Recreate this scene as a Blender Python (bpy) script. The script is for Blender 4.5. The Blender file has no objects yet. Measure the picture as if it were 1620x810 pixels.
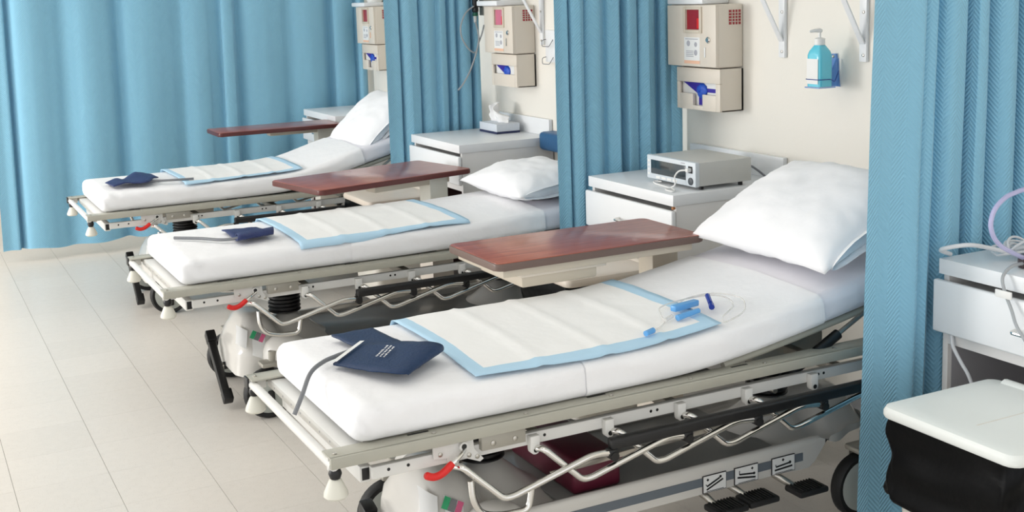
import bpy, bmesh, math, random
from mathutils import Vector, Matrix, noise
random.seed(7)
S = bpy.context.scene
COL = S.collection

# ------------------------------------------------------------------ camera
yaw, pit, rol = 0.472840201, 0.148443808, -0.0321291445
F = Vector((math.sin(yaw)*math.cos(pit), math.cos(yaw)*math.cos(pit), -math.sin(pit)))
Rr = Vector((math.cos(yaw), -math.sin(yaw), 0.0)); Uu = Rr.cross(F)
R2 = math.cos(rol)*Rr + math.sin(rol)*Uu; U2 = -math.sin(rol)*Rr + math.cos(rol)*Uu
cd = bpy.data.cameras.new('camera'); cam = bpy.data.objects.new('camera', cd); COL.objects.link(cam)
M4 = Matrix((R2, U2, -F)).transposed().to_4x4(); M4.translation = Vector((0, 0, 1.6115))
cam.matrix_world = M4
cd.sensor_width = 36.0; cd.lens = 1914.446/1620*36.0; cd.shift_y = -135.0/1620; cd.clip_start = 0.05
S.camera = cam

# ------------------------------------------------------------------ light
wd = bpy.data.worlds.new('world'); S.world = wd; wd.use_nodes = True
bg = wd.node_tree.nodes['Background']; bg.inputs[0].default_value = (0.97, 0.985, 1.0, 1); bg.inputs[1].default_value = 1.18
def area(name, loc, target, sx, sy, power, col=(1, 1, 1)):
    l = bpy.data.lights.new(name, 'AREA'); l.shape = 'RECTANGLE'; l.size = sx; l.size_y = sy; l.energy = power; l.color = col
    o = bpy.data.objects.new(name, l); COL.objects.link(o); o.location = loc
    d = Vector(target)-Vector(loc); o.rotation_euler = d.to_track_quat('-Z', 'Y').to_euler()
    return o
area('window_daylight', (-5.4, 7.4, 1.7), (3.05, 4.3, 1.1), 2.2, 1.8, 205, (1.0, 0.99, 0.97))
for xx, yy, pw in ((0.6, 1.2, 4), (0.6, 3.6, 4), (-0.9, 5.6, 15), (-0.9, 7.0, 12)):  # unseen overhead fill; far pair added to brighten the floor by the end curtain
    area('ceiling_fill', (xx, yy, 2.55), (xx, yy, 0), 1.2, 0.6, pw, (1.0, 0.985, 0.96))
S.view_settings.view_transform = 'Standard'; S.view_settings.look = 'None'
S.view_settings.exposure = 0.16; S.view_settings.gamma = 1.0; S.view_settings.use_curve_mapping = False

# ------------------------------------------------------------------ materials
def lin(c):
    return tuple((v/12.92 if v <= 0.04045 else ((v+0.055)/1.055)**2.4) for v in [x/255.0 for x in c])
def mat(name, rgb, rough=0.5, metal=0.0, var=None, bump=None, spec=None, coat=0.0, trans=0.0, alpha=1.0, emit=0.0, ior=None, sheen=0.0):
    m = bpy.data.materials.new(name); m.use_nodes = True
    nt = m.node_tree; b = nt.nodes['Principled BSDF']
    c = lin(rgb)+(1,)
    b.inputs['Base Color'].default_value = c; b.inputs['Roughness'].default_value = rough; b.inputs['Metallic'].default_value = metal
    if spec is not None: b.inputs['Specular IOR Level'].default_value = spec
    if coat: b.inputs['Coat Weight'].default_value = coat; b.inputs['Coat Roughness'].default_value = 0.12
    if trans: b.inputs['Transmission Weight'].default_value = trans
    if ior: b.inputs['IOR'].default_value = ior
    if alpha < 1: b.inputs['Alpha'].default_value = alpha
    if sheen: b.inputs['Sheen Weight'].default_value = sheen
    if emit: b.inputs['Emission Color'].default_value = c; b.inputs['Emission Strength'].default_value = emit
    tc = nt.nodes.new('ShaderNodeTexCoord')
    sc, am = var or (6.0, 0.03)
    n = nt.nodes.new('ShaderNodeTexNoise'); n.inputs['Scale'].default_value = sc; n.inputs['Detail'].default_value = 4
    nt.links.new(tc.outputs['Object'], n.inputs['Vector'])
    mx = nt.nodes.new('ShaderNodeMix'); mx.data_type = 'RGBA'
    mx.inputs[6].default_value = tuple(v*(1-am) for v in c[:3])+(1,); mx.inputs[7].default_value = tuple(min(1, v*(1+am)) for v in c[:3])+(1,)
    nt.links.new(n.outputs['Fac'], mx.inputs[0]); nt.links.new(mx.outputs[2], b.inputs['Base Color'])
    if bump:
        nb = nt.nodes.new('ShaderNodeTexNoise'); nb.inputs['Scale'].default_value = bump[0]; nb.inputs['Detail'].default_value = 5
        nt.links.new(tc.outputs['Object'], nb.inputs['Vector'])
        bp = nt.nodes.new('ShaderNodeBump'); bp.inputs['Strength'].default_value = bump[1]; bp.inputs['Distance'].default_value = bump[2] if len(bump) > 2 else 0.01
        nt.links.new(nb.outputs['Fac'], bp.inputs['Height']); nt.links.new(bp.outputs['Normal'], b.inputs['Normal'])
    return m
def math_node(nt, op, a, b=None):
    n = nt.nodes.new('ShaderNodeMath'); n.operation = op
    for i, v in enumerate((a, b)):
        if v is None: continue
        if isinstance(v, (int, float)): n.inputs[i].default_value = v
        else: nt.links.new(v, n.inputs[i])
    return n.outputs[0]
def curtain_mat():
    m = mat('curtain_cloth', (142, 197, 224), 0.72, var=(1.5, 0.05), spec=0.3, sheen=0.15)
    nt = m.node_tree; b = nt.nodes['Principled BSDF']
    uv = nt.nodes.new('ShaderNodeUVMap'); sp = nt.nodes.new('ShaderNodeSeparateXYZ'); nt.links.new(uv.outputs[0], sp.inputs[0])
    fr = math_node(nt, 'FRACT', math_node(nt, 'DIVIDE', sp.outputs[0], 0.085))
    tri = math_node(nt, 'ABSOLUTE', math_node(nt, 'SUBTRACT', math_node(nt, 'MULTIPLY', fr, 2.0), 1.0))
    ph = math_node(nt, 'ADD', sp.outputs[1], math_node(nt, 'MULTIPLY', tri, 0.045))
    st = math_node(nt, 'SINE', math_node(nt, 'MULTIPLY', ph, 2*math.pi/0.0135))
    nz = nt.nodes.new('ShaderNodeTexNoise'); nz.inputs['Scale'].default_value = 90; nt.links.new(uv.outputs[0], nz.inputs['Vector'])
    hh = math_node(nt, 'ADD', st, math_node(nt, 'MULTIPLY', nz.outputs['Fac'], 1.6))
    bp = nt.nodes.new('ShaderNodeBump'); bp.inputs['Strength'].default_value = 0.4; bp.inputs['Distance'].default_value = 0.0022
    nt.links.new(hh, bp.inputs['Height']); nt.links.new(bp.outputs['Normal'], b.inputs['Normal'])
    return m
def wood_mat(name, c1, c2):
    m = mat(name, c1, 0.3, spec=0.5, coat=0.35)
    nt = m.node_tree; b = nt.nodes['Principled BSDF']
    tc = nt.nodes.new('ShaderNodeTexCoord'); mp = nt.nodes.new('ShaderNodeMapping'); mp.inputs['Scale'].default_value = (2.2, 26, 26)
    nt.links.new(tc.outputs['Object'], mp.inputs['Vector'])
    n = nt.nodes.new('ShaderNodeTexNoise'); n.inputs['Scale'].default_value = 3.0; n.inputs['Detail'].default_value = 6; n.inputs['Distortion'].default_value = 0.6
    nt.links.new(mp.outputs[0], n.inputs['Vector'])
    r = nt.nodes.new('ShaderNodeValToRGB'); r.color_ramp.elements[0].position = 0.32; r.color_ramp.elements[1].position = 0.68
    r.color_ramp.elements[0].color = lin(c1)+(1,); r.color_ramp.elements[1].color = lin(c2)+(1,)
    nt.links.new(n.outputs['Fac'], r.inputs[0]); nt.links.new(r.outputs[0], b.inputs['Base Color'])
    return m
def tile_mat():
    m = mat('vinyl_tile', (222, 214, 202), 0.33, spec=0.45)
    nt = m.node_tree; b = nt.nodes['Principled BSDF']
    ge = nt.nodes.new('ShaderNodeNewGeometry')
    v = nt.nodes.new('ShaderNodeTexVoronoi'); v.inputs['Scale'].default_value = 150; nt.links.new(ge.outputs['Position'], v.inputs['Vector'])
    r = nt.nodes.new('ShaderNodeValToRGB'); r.color_ramp.elements[0].position = 0.05; r.color_ramp.elements[1].position = 0.17
    r.color_ramp.elements[0].color = lin((168, 156, 138))+(1,); r.color_ramp.elements[1].color = lin((228, 222, 214))+(1,)
    nt.links.new(v.outputs['Distance'], r.inputs[0])
    n = nt.nodes.new('ShaderNodeTexNoise'); n.inputs['Scale'].default_value = 30; n.inputs['Detail'].default_value = 6; nt.links.new(ge.outputs['Position'], n.inputs['Vector'])
    oi = nt.nodes.new('ShaderNodeObjectInfo')
    hs = nt.nodes.new('ShaderNodeHueSaturation')
    nt.links.new(r.outputs[0], hs.inputs['Color'])
    val = math_node(nt, 'ADD', math_node(nt, 'MULTIPLY', oi.outputs['Random'], 0.035), math_node(nt, 'ADD', math_node(nt, 'MULTIPLY', n.outputs['Fac'], 0.10), 0.93))
    nt.links.new(val, hs.inputs['Value'])
    nt.links.new(hs.outputs[0], b.inputs['Base Color'])
    n2 = nt.nodes.new('ShaderNodeTexNoise'); n2.inputs['Scale'].default_value = 7; nt.links.new(ge.outputs['Position'], n2.inputs['Vector'])
    bp = nt.nodes.new('ShaderNodeBump'); bp.inputs['Strength'].default_value = 0.08; nt.links.new(n2.outputs['Fac'], bp.inputs['Height']); nt.links.new(bp.outputs[0], b.inputs['Normal'])
    return m
def pad_mat():
    # printed colour of the pad: light blue plastic border round a white quilted middle (pattern is fixed to the pad's own UV)
    m = mat('underpad', (242, 244, 240), 0.8, spec=0.2)
    nt = m.node_tree; b = nt.nodes['Principled BSDF']
    uv = nt.nodes.new('ShaderNodeUVMap'); sp = nt.nodes.new('ShaderNodeSeparateXYZ'); nt.links.new(uv.outputs[0], sp.inputs[0])
    nz = nt.nodes.new('ShaderNodeTexNoise'); nz.inputs['Scale'].default_value = 9; nt.links.new(uv.outputs[0], nz.inputs['Vector'])
    wob = math_node(nt, 'MULTIPLY', math_node(nt, 'SUBTRACT', nz.outputs['Fac'], 0.5), 0.012)
    u = math_node(nt, 'ADD', sp.outputs[0], wob); v = math_node(nt, 'ADD', sp.outputs[1], wob)
    du = math_node(nt, 'MINIMUM', u, math_node(nt, 'SUBTRACT', 0.75, u)); dv = math_node(nt, 'MINIMUM', v, math_node(nt, 'SUBTRACT', 0.63, v))
    d = math_node(nt, 'MINIMUM', du, dv)
    k = math_node(nt, 'GREATER_THAN', d, 0.042)
    mx = nt.nodes.new('ShaderNodeMix'); mx.data_type = 'RGBA'; mx.inputs[6].default_value = lin((190, 224, 246))+(1,); mx.inputs[7].default_value = lin((250, 250, 249))+(1,)
    nt.links.new(k, mx.inputs[0]); nt.links.new(mx.outputs[2], b.inputs['Base Color'])
    n3 = nt.nodes.new('ShaderNodeTexNoise'); n3.inputs['Scale'].default_value = 40; nt.links.new(uv.outputs[0], n3.inputs['Vector'])
    bp = nt.nodes.new('ShaderNodeBump'); bp.inputs['Strength'].default_value = 0.25; bp.inputs['Distance'].default_value = 0.003; nt.links.new(n3.outputs['Fac'], bp.inputs['Height']); nt.links.new(bp.outputs[0], b.inputs['Normal'])
    return m
MT = dict(
    wall=mat('wall_paint', (240, 236, 227), 0.75, var=(1.2, 0.015), bump=(60, 0.05)),
    ceiling=mat('ceiling_paint', (245, 245, 242), 0.8), grout=mat('floor_joint', (120, 112, 102), 0.8),
    tile=tile_mat(), curtain=curtain_mat(), pad=pad_mat(),
    sheet=mat('white_sheet', (250, 250, 252), 0.85, var=(3, 0.008), bump=(12, 0.45, 0.014), spec=0.2, sheen=0.1),
    under=mat('lavender_white_sheet', (243, 241, 247), 0.85, var=(3, 0.015), bump=(9, 0.3, 0.012), spec=0.2),
    pillow=mat('pillow_case', (250, 250, 252), 0.85, var=(3, 0.012), bump=(7, 0.3, 0.014), spec=0.2, sheen=0.1),
    rail=mat('rail_grey', (176, 174, 162), 0.42, var=(14, 0.06)),
    white=mat('white_enamel', (226, 225, 221), 0.38, var=(9, 0.03)),
    steel=mat('grey_plate', (168, 164, 154), 0.4, metal=0.3, var=(10, 0.05)),
    chrome=mat('chrome', (222, 220, 216), 0.13, metal=1.0), bolt=mat('bolt_metal', (190, 186, 178), 0.3, metal=0.9),
    black=mat('black_plastic', (22, 22, 23), 0.42), rubber=mat('black_rubber', (26, 26, 27), 0.6),
    hood=mat('base_moulding', (216, 213, 207), 0.24, var=(3, 0.02), coat=0.3), hub=mat('wheel_hub', (176, 180, 174), 0.4),
    stripe=mat('slate_stripe', (104, 112, 120), 0.5), red=mat('red_grip', (222, 34, 30), 0.35),
    cream=mat('cream_plastic', (228, 226, 214), 0.5), maroon=mat('maroon_plastic', (92, 26, 46), 0.4),
    deckgrey=mat('storage_deck_grey', (138, 138, 136), 0.4, coat=0.2), deck=mat('litter_deck_grey', (92, 90, 86), 0.6),
    beige=mat('beige_steel', (228, 218, 204), 0.42, var=(4, 0.02)), beige2=mat('putty_plastic', (212, 201, 183), 0.45),
    redwin=mat('red_liner', (158, 26, 40), 0.22, coat=0.4), pinkwin=mat('pink_liner', (214, 120, 146), 0.3, coat=0.3),
    label=mat('white_label', (238, 238, 236), 0.5), ink=mat('black_print', (20, 20, 22), 0.6), greyink=mat('grey_print', (176, 176, 184), 0.6),
    orange=mat('peach_print', (243, 196, 166), 0.6), green=mat('green_print', (56, 172, 116), 0.5), pink=mat('pink_print', (226, 104, 146), 0.5), grey=mat('mid_grey_print', (128, 130, 132), 0.5),
    glove=mat('blue_nitrile', (32, 84, 196), 0.5, var=(30, 0.25), bump=(25, 0.6, 0.02)), violet=mat('indigo_card', (52, 34, 158), 0.5), dark=mat('dark_opening', (48, 46, 46), 0.8),
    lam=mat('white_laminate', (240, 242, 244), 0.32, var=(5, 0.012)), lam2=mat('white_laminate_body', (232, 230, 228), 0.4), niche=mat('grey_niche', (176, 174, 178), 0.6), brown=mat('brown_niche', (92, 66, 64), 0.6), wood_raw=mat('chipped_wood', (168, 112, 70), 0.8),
    table=wood_mat('table_laminate', (150, 66, 44), (186, 98, 70)), edge=mat('table_edge', (112, 92, 84), 0.35), edge2=mat('table_edge_maroon', (92, 40, 36), 0.3),
    navy=mat('navy_nylon', (12, 46, 84), 0.6, var=(20, 0.1), bump=(120, 0.25)), navy2=mat('deep_navy_nylon', (34, 48, 98), 0.55, var=(20, 0.1), bump=(120, 0.25)),
    tube=mat('grey_tube', (122, 124, 128), 0.45), clear=mat('clear_tube', (238, 236, 232), 0.15, alpha=0.55), ltblue=mat('light_blue_plastic', (104, 172, 232), 0.35), dkblue=mat('dark_blue_plastic', (24, 52, 150), 0.35),
    moni=mat('monitor_case', (206, 206, 202), 0.42), bezel=mat('monitor_bezel', (214, 222, 228), 0.4), screen=mat('dark_screen', (44, 56, 62), 0.12, coat=0.5), knob=mat('knob_grey', (72, 78, 84), 0.45),
    gel=mat('blue_gel', (104, 208, 230), 0.14, coat=0.4), holder=mat('blue_acrylic', (96, 156, 226), 0.1, alpha=0.55), wire=mat('blue_wire', (28, 62, 140), 0.3),
    tissuebox=mat('tissue_carton', (214, 220, 228), 0.5, var=(120, 0.08)), navyband=mat('navy_band', (34, 42, 82), 0.5), tissue=mat('tissue_paper', (246, 246, 246), 0.9, bump=(30, 0.3)),
    bag=mat('black_bin_liner', (5, 6, 8), 0.34, bump=(6, 0.2, 0.03), spec=0.14), binlid=mat('white_bin_lid', (236, 240, 237), 0.4), binbody=mat('cream_bin_body', (226, 222, 212), 0.45), lidbeige=mat('beige_bin_lid', (222, 210, 196), 0.42),
    vinyl=mat('blue_vinyl', (38, 92, 138), 0.45, bump=(80, 0.1)), lav=mat('lavender_tube', (186, 184, 222), 0.25, coat=0.3), cable=mat('white_cable', (222, 224, 228), 0.4), gcable=mat('grey_cable', (168, 172, 176), 0.4), puck=mat('brown_sensor', (66, 54, 56), 0.3), greenp=mat('green_collar', (20, 96, 74), 0.4),
)

# ------------------------------------------------------------------ mesh helpers
class MB:
    def __init__(s): s.bm = bmesh.new(); s.uv = None
    def box(s, x0, x1, y0, y1, z0, z1, bev=0.0, seg=2, M=None):
        vs = [s.bm.verts.new((x, y, z)) for x in (x0, x1) for y in (y0, y1) for z in (z0, z1)]
        fs = [s.bm.faces.new([vs[i] for i in q]) for q in ((0, 1, 3, 2), (4, 6, 7, 5), (0, 4, 5, 1), (2, 3, 7, 6), (0, 2, 6, 4), (1, 5, 7, 3))]
        allv = vs
        if bev:
            es = list({e for f in fs for e in f.edges})
            r = bmesh.ops.bevel(s.bm, geom=es, offset=bev, segments=seg, profile=0.5, affect='EDGES')
            allv = list({v for f in r['faces'] for v in f.verts} | {v for v in vs if v.is_valid})
        if M is not None:
            for v in allv: v.co = M @ v.co
        return s
    def prism(s, poly, o, ux, uy, d, bev=0.0):
        o, ux, uy, d = Vector(o), Vector(ux), Vector(uy), Vector(d)
        a = [s.bm.verts.new(o+ux*p[0]+uy*p[1]) for p in poly]; b = [s.bm.verts.new(v.co+d) for v in a]
        n = len(a); fs = [s.bm.faces.new(a), s.bm.faces.new(b[::-1])]
        for i in range(n): fs.append(s.bm.faces.new((a[i], b[i], b[(i+1) % n], a[(i+1) % n])))
        if bev: bmesh.ops.bevel(s.bm, geom=list({e for f in fs[:2] for e in f.edges}), offset=bev, segments=2, profile=0.5, affect='EDGES')
        return s
    def tube(s, pts, r, n=8, closed=False):
        P = [Vector(p) for p in pts]; m = len(P); rings = []
        rr = r if isinstance(r, (list, tuple)) else [r]*m
        up = None
        for i in range(m):
            if closed: t = (P[(i+1) % m]-P[i-1]).normalized()
            else: t = (P[min(i+1, m-1)]-P[max(i-1, 0)]).normalized()
            if up is None: up = t.orthogonal().normalized()
            up = (up-t*up.dot(t)); up = up.normalized() if up.length > 1e-6 else t.orthogonal().normalized()
            sd = t.cross(up)
            rings.append([s.bm.verts.new(P[i]+(up*math.cos(2*math.pi*k/n)+sd*math.sin(2*math.pi*k/n))*rr[i]) for k in range(n)])
        for i in range(m if closed else m-1):
            a, b = rings[i], rings[(i+1) % m]
            for k in range(n): s.bm.faces.new((a[k], a[(k+1) % n], b[(k+1) % n], b[k]))
        if not closed: s.bm.faces.new(rings[0][::-1]); s.bm.faces.new(rings[-1])
        return s
    def cyl(s, a, b, r, n=14): return s.tube([a, b], r, n)
    def lathe(s, prof, o, ax=(0, 0, 1), n=20):
        o = Vector(o); ax = Vector(ax).normalized(); u = ax.orthogonal().normalized(); w = ax.cross(u); rings = []
        for (r, h) in prof:
            rings.append([s.bm.verts.new(o+ax*h+(u*math.cos(2*math.pi*k/n)+w*math.sin(2*math.pi*k/n))*max(r, 1e-4)) for k in range(n)])
        for a, b in zip(rings, rings[1:]):
            for k in range(n): s.bm.faces.new((a[k], a[(k+1) % n], b[(k+1) % n], b[k]))
        s.bm.faces.new(rings[0][::-1]); s.bm.faces.new(rings[-1])
        return s
    def grid(s, fn, nu, nv, wrap=False, caps=False):
        if s.uv is None: s.uv = s.bm.loops.layers.uv.new('UVMap')
        V = []; T = []
        for i in range(nu):
            row = []; tr = []
            for j in range(nv):
                q = fn(i/(nu-1), j/(nv-1) if not wrap else j/nv)
                if len(q) == 2: co, t = q
                else: co, t = q, (i/(nu-1), j/(nv-1))
                row.append(s.bm.verts.new(co)); tr.append(t)
            V.append(row); T.append(tr)
        for i in range(nu-1):
            for j in range(nv if wrap else nv-1):
                j2 = (j+1) % nv
                f = s.bm.faces.new((V[i][j], V[i+1][j], V[i+1][j2], V[i][j2]))
                for l, t in zip(f.loops, (T[i][j], T[i+1][j], T[i+1][j2], T[i][j2])): l[s.uv].uv = t
        if caps: s.bm.faces.new(V[0][::-1]); s.bm.faces.new(V[-1])
        return s
def fil(pts, rad, k=4):
    P = [Vector(p) for p in pts]; out = [P[0]]
    for i in range(1, len(P)-1):
        a, b, c = P[i-1], P[i], P[i+1]; da = (a-b); dc = (c-b); r = min(rad, da.length*0.48, dc.length*0.48)
        p0 = b+da.normalized()*r; p2 = b+dc.normalized()*r
        for j in range(k+1):
            t = j/k; out.append(p0*(1-t)**2+b*2*t*(1-t)+p2*t*t)
    out.append(P[-1]); return out
def spl(pts, k=6):
    P = [Vector(p) for p in pts]; out = []
    for i in range(len(P)-1):
        p0, p1, p2, p3 = P[max(i-1, 0)], P[i], P[i+1], P[min(i+2, len(P)-1)]
        for j in range(k):
            t = j/k
            out.append(0.5*((2*p1)+(p2-p0)*t+(2*p0-5*p1+4*p2-p3)*t*t+(3*p1-p0-3*p2+p3)*t**3))
    out.append(P[-1]); return out
def rootloc(o):
    while o.parent: o = o.parent
    return Vector(o.location)
def obj(name, mb, m, parent=None, smooth=True, angle=38, origin=None, solid=0.0):
    bm = mb.bm
    bmesh.ops.recalc_face_normals(bm, faces=bm.faces[:])
    me = bpy.data.meshes.new(name)
    if parent is not None: org = rootloc(parent)
    elif origin is not None: org = Vector(origin)
    else:
        xs = [v.co for v in bm.verts]
        org = Vector(((min(c.x for c in xs)+max(c.x for c in xs))/2, (min(c.y for c in xs)+max(c.y for c in xs))/2, min(c.z for c in xs)))
    for v in bm.verts: v.co -= org
    bm.to_mesh(me); bm.free()
    if smooth:
        me.polygons.foreach_set('use_smooth', [True]*len(me.polygons)); me.set_sharp_from_angle(angle=math.radians(angle))
    me.materials.append(MT[m])
    o = bpy.data.objects.new(name, me); COL.objects.link(o)
    if parent is not None: o.parent = parent
    else: o.location = org
    if solid:
        sm = o.modifiers.new('thickness', 'SOLIDIFY'); sm.thickness = solid; sm.offset = 1.0
    return o
def tag(o, label=None, cat=None, group=None, kind=None):
    if label: o['label'] = label
    if cat: o['category'] = cat
    if group: o['group'] = group
    if kind: o['kind'] = kind
    return o
def thing(name, loc, label, cat, group=None, rotz=0):
    o = bpy.data.objects.new(name, None); COL.objects.link(o); o.location = loc; o.rotation_euler = (0, 0, rotz); o.empty_display_size = 0.1
    return tag(o, label, cat, group)
def copy_tree(o, parent=None):
    c = o.copy(); COL.objects.link(c)
    if parent is not None: c.parent = parent
    for ch in list(o.children): copy_tree(ch, c)
    return c
nz = noise.noise
def ss(a, b, x):
    t = max(0.0, min(1.0, (x-a)/(b-a))); return t*t*(3-2*t)

# ------------------------------------------------------------------ room shell
def struct(name, mb, m, parent=None): return tag(obj(name, mb, m, parent, smooth=False), kind='structure' if parent is None else None)
floor = struct('floor', MB().box(-3.6, 3.2, -1.6, 10.6, -0.12, -0.0025), 'grout')
T0 = 0.3048
def field():
    m = MB(); m.box(-3.6, 3.04, 9.398, 10.45, -0.0024, 0); m.box(-3.6, 3.04, -1.6, 2.078, -0.0024, 0); m.box(-3.6, -0.3662, 2.08, 9.396, -0.0024, 0); return m
obj('floor_field', field(), 'tile', floor, smooth=False)['kind'] = 'stuff'
tile = None
for i in range(12):
    for j in range(24):
        x = 0.244+T0*(i-2); y = 3.909+T0*(j-6)
        if tile is None:
            g = 0.0007; gy = 0.0003
            tile = obj('tile', MB().box(x+g, x+T0-g, y+gy, y+T0-gy, -0.0024, 0.0), 'tile', floor, smooth=False)
            base_xy = (x, y)
        else:
            t = tile.copy(); COL.objects.link(t); t.location = (x-base_xy[0], y-base_xy[1], 0)
struct('wall_right', MB().box(3.05, 3.2, -1.6, 10.6, 0.0, 2.62), 'wall')
struct('wall_back', MB().box(-3.6, 3.05, 10.45, 10.6, 0.0, 2.62), 'wall')
struct('ceiling', MB().box(-3.6, 3.2, -1.6, 10.6, 2.62, 2.72), 'ceiling')
struct('baseboard_right', MB().box(3.038, 3.05, -1.6, 10.45, 0.0, 0.1), 'grey')

# ------------------------------------------------------------------ curtains
def curtain(label, x0, x1, yc, flat, wmin, wmax, amp, zb, seed, lead=0.0, wave=0.0, flaty=-0.01, group='blue bay curtains', shallow=0.25, zt=2.58):
    rnd = random.Random(seed); cp = []
    x = x0; cp.append((x, flaty)); sgn = 1
    nf = max(2, int(flat/0.05))
    for k in range(1, nf+1): cp.append((x0+flat*k/nf, flaty+0.006*math.sin(k*1.7)))
    x = x0+flat
    while x < x1-wmin*0.6:
        w = min(rnd.uniform(wmin, wmax), x1-x)
        a = amp*rnd.uniform(0.6, 1.0); va = amp*(rnd.uniform(0.7, 1.0) if rnd.random() > shallow else rnd.uniform(-0.1, 0.3))
        if x == x0+flat: va = amp
        cp += [(x+0.06*w, va), (x+0.20*w, -0.5*a), (x+0.42*w, -a), (x+0.64*w, -0.95*a), (x+0.86*w, -0.45*a)]
        x += w
    cp.append((x1, 0.0))
    ln = [rnd.uniform(-1, 1) for _ in cp]; av = [rnd.uniform(0.55, 1.0) for _ in cp]
    def row(z):
        t = (2.58-z)/2.5
        P = []
        for k, (px, py) in enumerate(cp):
            kk = k/(len(cp)-1)
            P.append(Vector((px+0.016*ln[k]*math.sin(2.2*t+ln[k]*3)*ss(0, 0.15, kk)*(1-ss(0.9, 1, kk))+lead*(1-kk)*(z-1.55)/1.4, yc+py*(0.75+0.35*t*av[k]), z)))
        return P
    k = 7
    zs = [zb+(zt-zb)*i/27 for i in range(28)]
    top = spl(row(1.3), k); U = [0.0]
    for a, b in zip(top, top[1:]): U.append(U[-1]+(b-a).length)
    R = []
    for z in zs: R.append(spl(row(z), k))
    n = len(top)
    def fn(u, v):
        i = round(u*(n-1)); j = round(v*27); p = R[j][i].copy()
        if j == 0: p.z += wave*(math.sin(U[i]*9)+0.6*math.sin(U[i]*23+1))
        p.y += 0.004*nz(Vector((U[i]*5, zs[j]*2.2, seed)))
        return p, (U[i], p.z)
    o = obj('privacy_curtain', MB().grid(fn, n, 28), 'curtain', angle=180)
    tag(o, label, 'curtain', group)
    zb1 = zs[0]
    hem = MB()
    hem.tube([R[0][i]+Vector((0, 0, wave*(math.sin(U[i]*9)+0.6*math.sin(U[i]*23+1)))) for i in range(n)], 0.0024, 5)
    obj('hem', hem, 'curtain', o)
    obj('track', MB().box(x0-0.05, 3.04, yc-0.012, yc+0.012, zt-0.005, 2.62), 'white', o)
    return o
curtain('blue herringbone curtain gathered beside the cabinet carrying cables and white lidded bin', 2.282, 3.03, 2.418, 0.18, 0.075, 0.125, 0.058, 0.06, 3, lead=0.047, flaty=-0.05)
curtain('blue herringbone curtain gathered between the cabinet with silver monitor and the flat bed', 2.405, 3.03, 4.295, 0.06, 0.06, 0.11, 0.045, 0.06, 11, lead=0.0)
curtain('blue herringbone curtain gathered behind the cabinet that holds the tissue box', 2.39, 2.955, 6.128, 0.08, 0.06, 0.12, 0.034, 0.06, 23, lead=0.0)
curtain('wide blue curtain drawn across the ward end behind the last bed', 0.56, 3.02, 8.1, 0.10, 0.12, 0.42, 0.05, 0.085, 5, wave=0.006, lead=0.02, shallow=0.55)

# ------------------------------------------------------------------ stretcher
YC = 2.905
BED = [0.0, 1.85, 3.685]
def my(y): return 2*YC-y
PROF = [
    [(0.86, 0.567), (1.3, 0.566), (1.7, 0.567), (1.9, 0.575), (2.1, 0.600), (2.3, 0.632), (2.5, 0.668), (2.7, 0.712), (2.86, 0.75)],
    [(0.86, 0.567), (1.3, 0.567), (1.7, 0.567), (2.0, 0.571), (2.24, 0.580), (2.5, 0.592), (2.86, 0.606)],
    [(0.86, 0.567), (1.3, 0.567), (1.7, 0.569), (1.9, 0.580), (2.05, 0.612), (2.25, 0.67), (2.45, 0.72), (2.62, 0.775), (2.80, 0.84)],
]
def profz(b, x):
    P = PROF[b]
    if x <= P[0][0]: return P[0][1]
    for (xa, za), (xb, zb) in zip(P, P[1:]):
        if x <= xb:
            t = (x-xa)/(xb-xa); return za+(zb-za)*t
    return P[-1][1]
SP = [spl([(x, 0, z) for x, z in P], 8) for P in PROF]
def profs(b, x):
    S_ = SP[b]
    for p, q in zip(S_, S_[1:]):
        if x <= q.x: return p.z+(q.z-p.z)*max(0, (x-p.x))/(q.x-p.x)
    return S_[-1].z
HW, TH, RC = 0.325, 0.092, 0.032
def mtop(b, x, y):
    dy = min(abs(y-YC-BED[b]), HW)
    z = TH+0.010*(1-(dy/HW)**2)
    e = dy-(HW-RC)
    if e > 0: z -= RC-math.sqrt(max(0, RC*RC-e*e))
    return profs(b, x)+z+0.004*nz(Vector((x*3.5, y*3.5, b)))

def hood_h(x, y):
    if x > 1.86: x = 3.72-x
    ay = abs(y)
    ridge = 0.172*math.exp(-(abs(x-1.205)/0.105)**4-(ay/0.185)**4)
    mound = 0.15*math.exp(-((x-1.37)**2+y*y)/0.0196)
    wall = 0.075*ss(0.19, 0.222, ay)*ss(1.26, 1.36, x)
    vals = [0.035, ridge, mound, wall]
    k = 60.0
    return 0.2+math.log(sum(math.exp(k*v) for v in vals))/k-0.012
def hood_w(x):
    if x > 1.86: x = 3.72-x
    return 0.175+0.03*ss(1.10, 1.18, x)+0.035*ss(1.19, 1.30, x)
def hood_zb(x):
    if x > 1.86: return 0.180-0.004*ss(2.2, 2.30, x)+0.085*ss(2.32, 2.42, x)
    return 0.135+0.03*ss(1.1, 1.24, x)+0.015*ss(1.3, 1.5, x)
def hood():
    nx, ny = 74, 46
    def fn(u, v):
        x = 1.105+(2.615-1.105)*u; w = hood_w(x); zb = hood_zb(x)
        if v < 0.12: y = -w; z = zb+(hood_h(x, y)-zb)*(v/0.12)
        elif v > 0.88: y = w; z = zb+(hood_h(x, y)-zb)*((1-v)/0.12)
        else: y = -w+2*w*(v-0.12)/0.76; z = hood_h(x, y)
        xs = x+0.10*max(0, z-0.15)*(1-ss(0, 0.12, u))
        e = min(x-1.105, 2.615-x)
        if e < 0.05:
            k = 1-0.05*(1-math.sqrt(max(0, 1-((0.05-e)/0.05)**2)))*4
            y *= k; zm = zb+0.03; z = zm+(z-zm)*k
        return (xs, YC+y, z)
    return MB().grid(fn, nx, ny, caps=True)

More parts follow.
